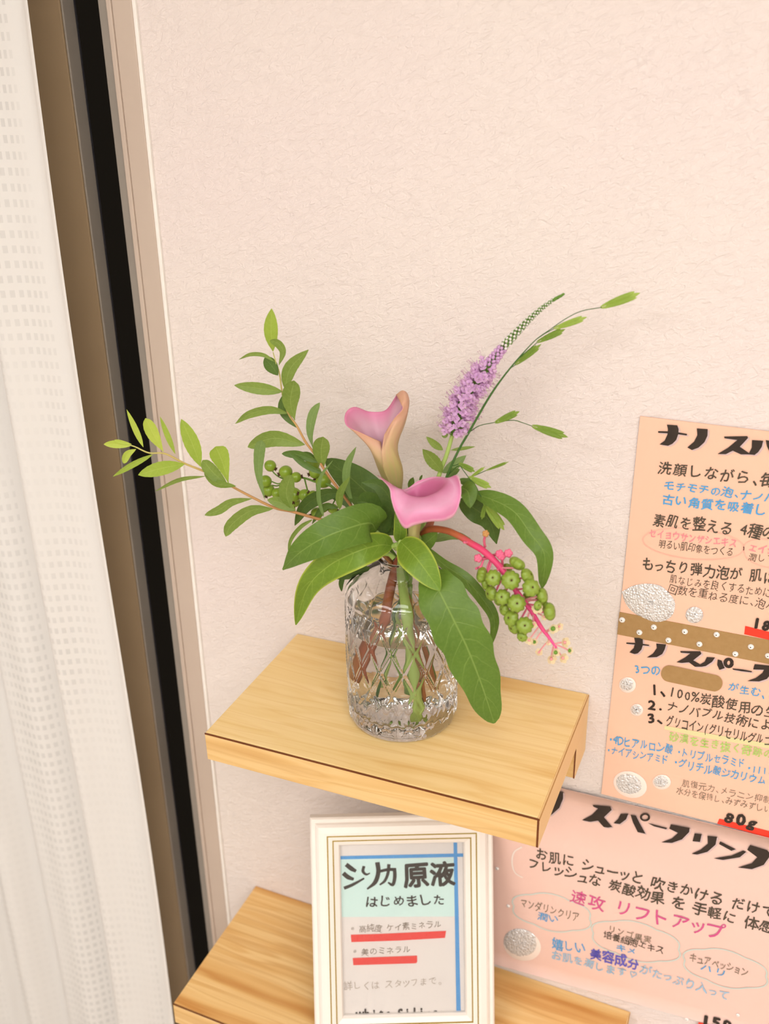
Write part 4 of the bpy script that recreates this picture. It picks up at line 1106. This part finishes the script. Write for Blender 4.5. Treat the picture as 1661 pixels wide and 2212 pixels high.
title(PA, PO, k, [
 [(310, 374), (420, 380), (520, 396), (516, 406), (420, 396), (310, 386)],
 [(382, 330), (430, 332), (460, 345), (463, 395), (448, 440), (415, 474), (385, 480), (338, 465), (378, 425), (392, 375)],
 [(585, 384), (675, 392), (662, 440), (640, 480), (590, 508), (498, 512), (555, 476), (590, 425)],
 [(805, 453), (990, 455), (1000, 478), (925, 538), (990, 575), (1000, 597), (940, 597), (885, 556), (820, 562), (770, 555), (850, 512), (897, 474), (810, 468)],
 [(1050, 508), (1125, 512), (1098, 552), (1040, 590), (1000, 597), (960, 592), (1030, 550)],
 [(1150, 530), (1185, 540), (1215, 610), (1165, 626), (1145, 580)],
 [(1285, 612), (1380, 622), (1465, 638), (1460, 648), (1370, 638), (1290, 624)],
 [(1490, 573), (1640, 588), (1660, 640), (1600, 710), (1530, 732), (1420, 728), (1500, 700), (1560, 655), (1575, 625), (1475, 622)]])
mb = MB(); ribbon(mb, PA, k, ring(1250, 562, 31, 34, 12), 32, .0006, True); mb.build('title', M['ink'], PO, False)
W(k, '3つの', (385, 662), (630, 672), 100, M['ink_blue'], .012)
c0, c1, r_ = (705, 660), (1118, 748), 76
cap = [(c0[0]+r_*math.cos(a), c0[1]+r_*math.sin(a)) for a in np.linspace(math.pi*.5+.2, math.pi*1.5+.2, 12)]+[(c1[0]+r_*math.cos(a), c1[1]+r_*math.sin(a)) for a in np.linspace(-math.pi*.5+.2, math.pi*.5+.2, 12)]
marks(PA, PO, k, [cap], M['kraft'], 'kraft_patch', .0007)
W(k, 'が生む、', (1238, 815), (1600, 895), 92, M['ink_blue'], .008)
W(k, '1、', (540, 868), (690, 870), 135, M['ink'], .03)
W(k, '100%炭酸使用の生', (690, 878), (1690, 1080), 118, M['ink_thin'], .008)
W(k, '2.', (510, 990), (670, 995), 105, M['ink'], .03)
W(k, 'ナノバブル技術によ', (676, 1002), (1640, 1190), 104, M['ink_thin'], .008)
W(k, '3、', (500, 1112), (665, 1120), 105, M['ink'], .03)
marks(PA, PO, k, [[(660, 1138), (1000, 1200), (1640, 1306), (1640, 1350), (1000, 1246), (660, 1172)]], M['hi_green'], 'highlighter_band', .0003)
W(k, 'グリコイン(グリセリルグルコ', (672, 1138), (1640, 1330), 104, M['ink_thin'], .008)
W(k, '砂漠を生き抜く奇跡の', (698, 1275), (1660, 1455), 94, M['ink_green'], .012)
W(k, '・4Dヒアルロン酸', (145, 1300), (740, 1408), 98, M['ink_blue'], .010)
W(k, '・トリプルセラミド', (772, 1420), (1405, 1532), 92, M['ink_blue'], .006)
W(k, '・111ミ', (1418, 1560), (1680, 1605), 84, M['ink_blue'], .008)
W(k, '・ナイアシンアミド', (132, 1400), (700, 1492), 84, M['ink_blue'], .006)
W(k, '・グリチル酸ジカリウム', (740, 1512), (1590, 1690), 90, M['ink_blue'], .008)
W(k, '肌復元力、メラニン抑制', (818, 1695), (1640, 1862), 74, M['ink_grey'], .0)
W(k, '水分を保持し、みずみずしい', (768, 1765), (1640, 1945), 74, M['ink_grey'], .0)
marks(PA, PO, k, [[(1165, 1993), (1680, 2122), (1680, 2185), (1145, 2040)]], M['red'], 'red_bar')
W(k, '80g', (1195, 2028), (1510, 2108), 135, M['ink'], .04, lift=.0008)
for (x, y, rx, ry) in [(320, 765, 78, 72), (405, 995, 60, 56), (345, 1680, 158, 118), (635, 1657, 84, 68)]:
    blob(PA, PO, k, ring(x, y, rx, ry, 26, .35 if rx > 100 else 0), .0014, M['gel'], 'gel_base', .0002, .05)
    blob(PA, PO, k, ring(x-.06*rx, y-.04*ry, rx*.86, ry*.86, 26, .35 if rx > 100 else 0), .0019, M['glitter'])

# ------------------------------------------------------------------ poster: pink sheet behind the lower shelf
PB = Plane((0, -.0048, 0), (0, -1, 0))
PP = thing('poster', (.45, -.004, -.23), 'pale pink handwritten poster with aqua clouds beside the white frame', 'poster')
nx, nz = 24, 14
v = []
for s in (0, 1):
    for j in range(nz):
        for i in range(nx):
            u_, w_ = i/(nx-1), j/(nz-1)
            x = .195+u_*.40; z = (-.1095+.0083*u_)*(1-w_)+(-.3705+.024*u_)*w_
            bulge = .0006*math.sin(w_*math.pi)+.0004*math.sin(u_*9)*w_
            v.append((x, -.0034-bulge*.5-(.0010 if s else 0), z))
nq = nx*nz
f = [(j*nx+i, j*nx+i+1, (j+1)*nx+i+1, (j+1)*nx+i) for j in range(nz-1) for i in range(nx-1)]
f = f+[tuple(nq+i for i in q[::-1]) for q in f]
edge = [i for i in range(nx)]+[j*nx+nx-1 for j in range(1, nz)]+[(nz-1)*nx+i for i in range(nx-2, -1, -1)]+[j*nx for j in range(nz-2, 0, -1)]
f += [(edge[i], edge[(i+1) % len(edge)], nq+edge[(i+1) % len(edge)], nq+edge[i]) for i in range(len(edge))]
mesh('sheet', v, f, M['paper2'], PP)
k = 'p3'
W = lambda *a, **kw: lettering(PB, PP, *a, **kw)
title(PB, PP, k, [
 [(360, 40), (452, 58), (452, 95), (430, 150), (385, 190), (330, 205), (380, 150)],
 [(625, 133), (730, 143), (737, 162), (692, 205), (740, 262), (715, 266), (690, 262), (657, 225), (610, 232), (563, 222), (622, 190), (657, 154), (630, 143)],
 [(790, 185), (835, 184), (822, 217), (785, 245), (748, 240), (775, 215)],
 [(848, 190), (880, 196), (902, 240), (936, 302), (890, 292), (862, 235)],
 [(950, 239), (1062, 268), (1058, 276), (985, 258)],
 [(1085, 247), (1195, 268), (1192, 292), (1150, 335), (1090, 356), (1028, 352), (1090, 330), (1127, 297), (1075, 272)],
 [(1225, 300), (1266, 304), (1256, 350), (1212, 346)],
 [(1300, 314), (1356, 320), (1347, 366), (1300, 408), (1240, 424), (1205, 420), (1260, 395), (1302, 360)],
 [(1375, 347), (1466, 393), (1440, 402), (1367, 362)],
 [(1527, 408), (1490, 440), (1390, 456), (1336, 446), (1440, 430), (1510, 400)],
 [(1550, 368), (1650, 398), (1672, 425), (1630, 485), (1560, 510), (1478, 500), (1560, 475), (1592, 440), (1533, 396)]], (8, 6))
mb = MB(); ribbon(mb, PB, k, ring(933, 205, 24, 19, 12), 12, .0006, True); mb.build('title', M['ink'], PP, False)
W(k, 'お肌に シューッと 吹きかける だけで', (288, 446), (1700, 806), 76, M['ink_thin'], .014)
W(k, 'フレッシュな 炭酸効果 を 手軽に 体感', (238, 500), (1690, 895), 72, M['ink_thin'], .014)
W(k, '速攻 リフトアップ', (490, 708), (1405, 930), 92, M['ink_magenta'], .008)
W(k, 'マンダリンクリア', (200, 728), (548, 824), 58, M['ink_grey'], .004)
W(k, '潤い', (305, 808), (430, 830), 46, M['ink_blue'], .006)
W(k, 'リンゴ果実', (712, 878), (970, 955), 50, M['ink_grey'], .006)
W(k, '培養細胞エキス', (688, 912), (1045, 1012), 46, M['ink_thin'], .006)
W(k, 'キメ', (765, 988), (885, 1012), 40, M['ink_blue'], .012)
W(k, 'キュアペッション', (1190, 1046), (1540, 1142), 56, M['ink_grey'], .006)
W(k, 'ハリ', (1252, 1106), (1415, 1148), 50, M['ink_blue'], .004)
W(k, '嬉しい', (392, 976), (590, 1012), 66, M['ink_blue'], .010)
W(k, '美容成分', (608, 1030), (900, 1106), 70, M['ink_purple'], .020)
W(k, 'がたっぷり入って', (900, 1118), (1425, 1288), 62, M['ink_sky'], .004)
W(k, 'お肌を潤します♡', (385, 1034), (895, 1165), 54, M['ink_sky'], .010)
mb = MB()
for (cx, cy, rx, ry, tl) in ((385, 765, 232, 100, .22), (880, 935, 262, 105, .24), (1405, 1095, 250, 100, .25)):
    pts_ = []
    for i in range(64):
        an = 2*math.pi*i/64; s = 1+.10*abs(math.sin(an*3.0+.4))-.03
        x_, y_ = rx*s*math.cos(an), ry*s*math.sin(an)
        pts_.append((cx+x_*math.cos(tl)-y_*math.sin(tl), cy+x_*math.sin(tl)+y_*math.cos(tl)))
    ribbon(mb, PB, k, pts_, 9, .0004, True, 130)
mb.build('cloud_outline', M['ink_cloud'], PP, False)
marks(PB, PP, k, [[(1248, 1408), (1560, 1470), (1560, 1520), (1235, 1450)]], M['red'], 'red_bar')
W(k, '150', (1262, 1425), (1450, 1462), 72, M['ink'], .05, lift=.0008)
blob(PB, PP, k, ring(212, 958, 112, 88, 28, .3), .0014, M['gel'], 'gel_base', .0002, .05)
blob(PB, PP, k, ring(205, 945, 104, 84, 28, .3), .0022, M['glitter'])
mb = MB(); ribbon(mb, PB, k, [(210, 380), (165, 410), (152, 470), (170, 530), (215, 560)], 10, .0004); mb.build('gel_ring', M['gel'], PP, False)
gems(PB, PP, k, [(65, 505), (130, 725), (1478, 1365), (1178, 1390)], 22, .0002)

# ------------------------------------------------------------------ picture frame on the lower shelf
fx, fy, fyaw, flean, fw, fh, fm = .0865, -.16765, .41947, .3583, .18273, .23713, .0296
FXv = np.array([math.cos(fyaw), math.sin(fyaw), 0]); FB = np.array([-math.sin(fyaw), math.cos(fyaw), 0])
FU = math.cos(flean)*np.array([0, 0, 1.])+math.sin(flean)*FB
FN = np.cross(FXv, FU)            # toward the viewer
DF = .014                          # front plane height over the back
FO = np.array([fx, fy, -.373])
def FP(a, b, h):                   # a right, b up, h height above the back plane
    return FO+FXv*a+FU*b+FN*(h-DF)
# drop so that the lowest corner touches the shelf
PF = thing('picture_frame', (.17, -.13, -.373), 'white picture frame with gold lines leaning back on the lower shelf', 'picture frame')
prof = [(0, 0), (0, .0085), (.0018, .0105), (.0050, .0100), (.0062, .0125), (.0085, .0145), (.0140, .0158), (.0168, .0156), (.0176, .0150), (.0184, .0154), (.0222, .0136), (.0230, .0128), (.0238, .0130), (.0282, .0104), (.0296, .0075), (.0296, 0)]
cor = [((0, 0), (1, 1)), ((fw, 0), (-1, 1)), ((fw, fh), (-1, -1)), ((0, fh), (1, -1))]
for s in range(4):
    v = []
    for (o, dr) in (cor[s], cor[(s+1) % 4]):
        for d, h in prof: v.append(FP(o[0]+dr[0]*d, o[1]+dr[1]*d, h))
    n = len(prof)
    f = [(i, i+1, n+i+1, n+i) for i in range(n-1)]+[(n-1, 0, n, 2*n-1)]
    bevel(mesh('frame_rail', v, f, M['frame_white'], PF, False), .0003, 1)
for d, h in ((.0168, .0158), (.0222, .0138)):
    mb = MB()
    for s in range(4):
        o, dr = cor[s]; o2, dr2 = cor[(s+1) % 4]; wd = .0011
        q = [FP(o[0]+dr[0]*d, o[1]+dr[1]*d, h), FP(o2[0]+dr2[0]*d, o2[1]+dr2[1]*d, h), FP(o2[0]+dr2[0]*(d+wd), o2[1]+dr2[1]*(d+wd), h), FP(o[0]+dr[0]*(d+wd), o[1]+dr[1]*(d+wd), h)]
        q2 = [x-FN*.0012 for x in q]
        mb.add(q+q2, [(0, 1, 2, 3), (4, 7, 6, 5), (0, 4, 5, 1), (2, 6, 7, 3)])
    mb.build('gold_line', M['gold'], PF, False)
mb = MB(); mb.box((.006, .006, -.002), (fw-.006, fh-.006, .002), lambda q: FP(*q)); mb.build('backing_board', M['easel'], PF, False)
mb = MB(); mb.box((.020, .020, .002), (fw-.020, fh-.020, .0036), lambda q: FP(*q)); card = mb.build('card', M['card'], PF, False)
mb = MB()
leg_top = FP(fw/2, fh*.62, -.002); leg_bot = np.array([leg_top[0]-.012, -.006+.0, -.3733]); leg_bot = FP(fw/2, .02, -.002)+FB*.060; leg_bot[2] = -.3720
for sx in (-1, 1):
    pass
S = FXv*.012; Tn = FN*.0012
mb.add([leg_top-S, leg_top+S, leg_bot+S, leg_bot-S, leg_top-S-Tn, leg_top+S-Tn, leg_bot+S-Tn, leg_bot-S-Tn], [(0, 1, 2, 3), (4, 7, 6, 5), (0, 4, 5, 1), (1, 5, 6, 2), (2, 6, 7, 3), (3, 7, 4, 0)])
mb.build('easel_leg', M['easel'], PF, False)
PC = Plane(FP(0, 0, .0036), FN)
k = 'fr'
W = lambda *a, **kw: lettering(PC, card, *a, **kw)
marks(PC, card, k, [[(300, 492), (1232, 478), (1236, 938), (300, 942)]], M['card_mint'], 'mint_panel', .0002)
marks(PC, card, k, [[(300, 468), (1330, 445), (1330, 472), (300, 494)], [(1226, 360), (1254, 360), (1284, 1760), (1250, 1760)]], M['card_blue'], 'blue_stripe', .0004)
marks(PC, card, k, [[(425, 1080), (640, 1074), (1168, 1050), (1160, 1105), (800, 1126), (430, 1138)], [(440, 1262), (942, 1243), (943, 1290), (935, 1303), (445, 1318)]], M['card_red'], 'red_bar', .0004)
mb = MB()
ribbon(mb, PC, k, [(388, 532), (430, 565), (466, 585)], [34, 36, 24], .0006); ribbon(mb, PC, k, [(366, 600), (405, 632), (448, 648)], [34, 36, 22], .0006)
ribbon(mb, PC, k, [(372, 718), (440, 690), (530, 640)], [26, 24, 14], .0006)
ribbon(mb, PC, k, [(528, 545), (520, 585), (545, 610), (575, 600)], [22, 24, 18, 8], .0006); ribbon(mb, PC, k, [(632, 515), (640, 590), (615, 670), (552, 725)], [36, 34, 34, 12], .0006)
ribbon(mb, PC, k, [(655, 585), (715, 572), (765, 572)], [22, 24, 26], .0006); ribbon(mb, PC, k, [(765, 560), (768, 630), (752, 690), (715, 672)], [28, 28, 26, 12], .0006)
ribbon(mb, PC, k, [(722, 530), (715, 600), (690, 660), (650, 692)], [26, 24, 22, 12], .0006)
mb.build('title', M['ink'], card, False)
W(k, '原液', (830, 705), (1245, 690), 200, M['ink'], .030, .4, .0006, 0)
W(k, 'はじめました', (540, 862), (1165, 845), 92, M['ink'], .016, 1, .0006, 0)
W(k, '* 高純度 ケイ素ミネラル', (425, 1068), (1135, 1028), 62, M['ink_grey'], -.004, 1, .0006, 0)
W(k, '* 美のミネラル', (440, 1248), (895, 1220), 62, M['ink_grey'], -.004, 1, .0006, 0)
W(k, '詳しくは スタッフまで。', (370, 1515), (1140, 1470), 70, M['ink_pale'], -.004, 1, .0006, 0)
W(k, 'white Silica', (470, 1742), (1115, 1732), 105, M['ink'], .03, .6, .0006, 0)
# glass over the card
mb = MB(); mb.box((.022, .022, .0062), (fw-.022, fh-.022, .0072), lambda q: FP(*q)); gp = mb.build('glass_pane', M['thin_glass'], PF, False)
COL.objects.unlink(_fo)
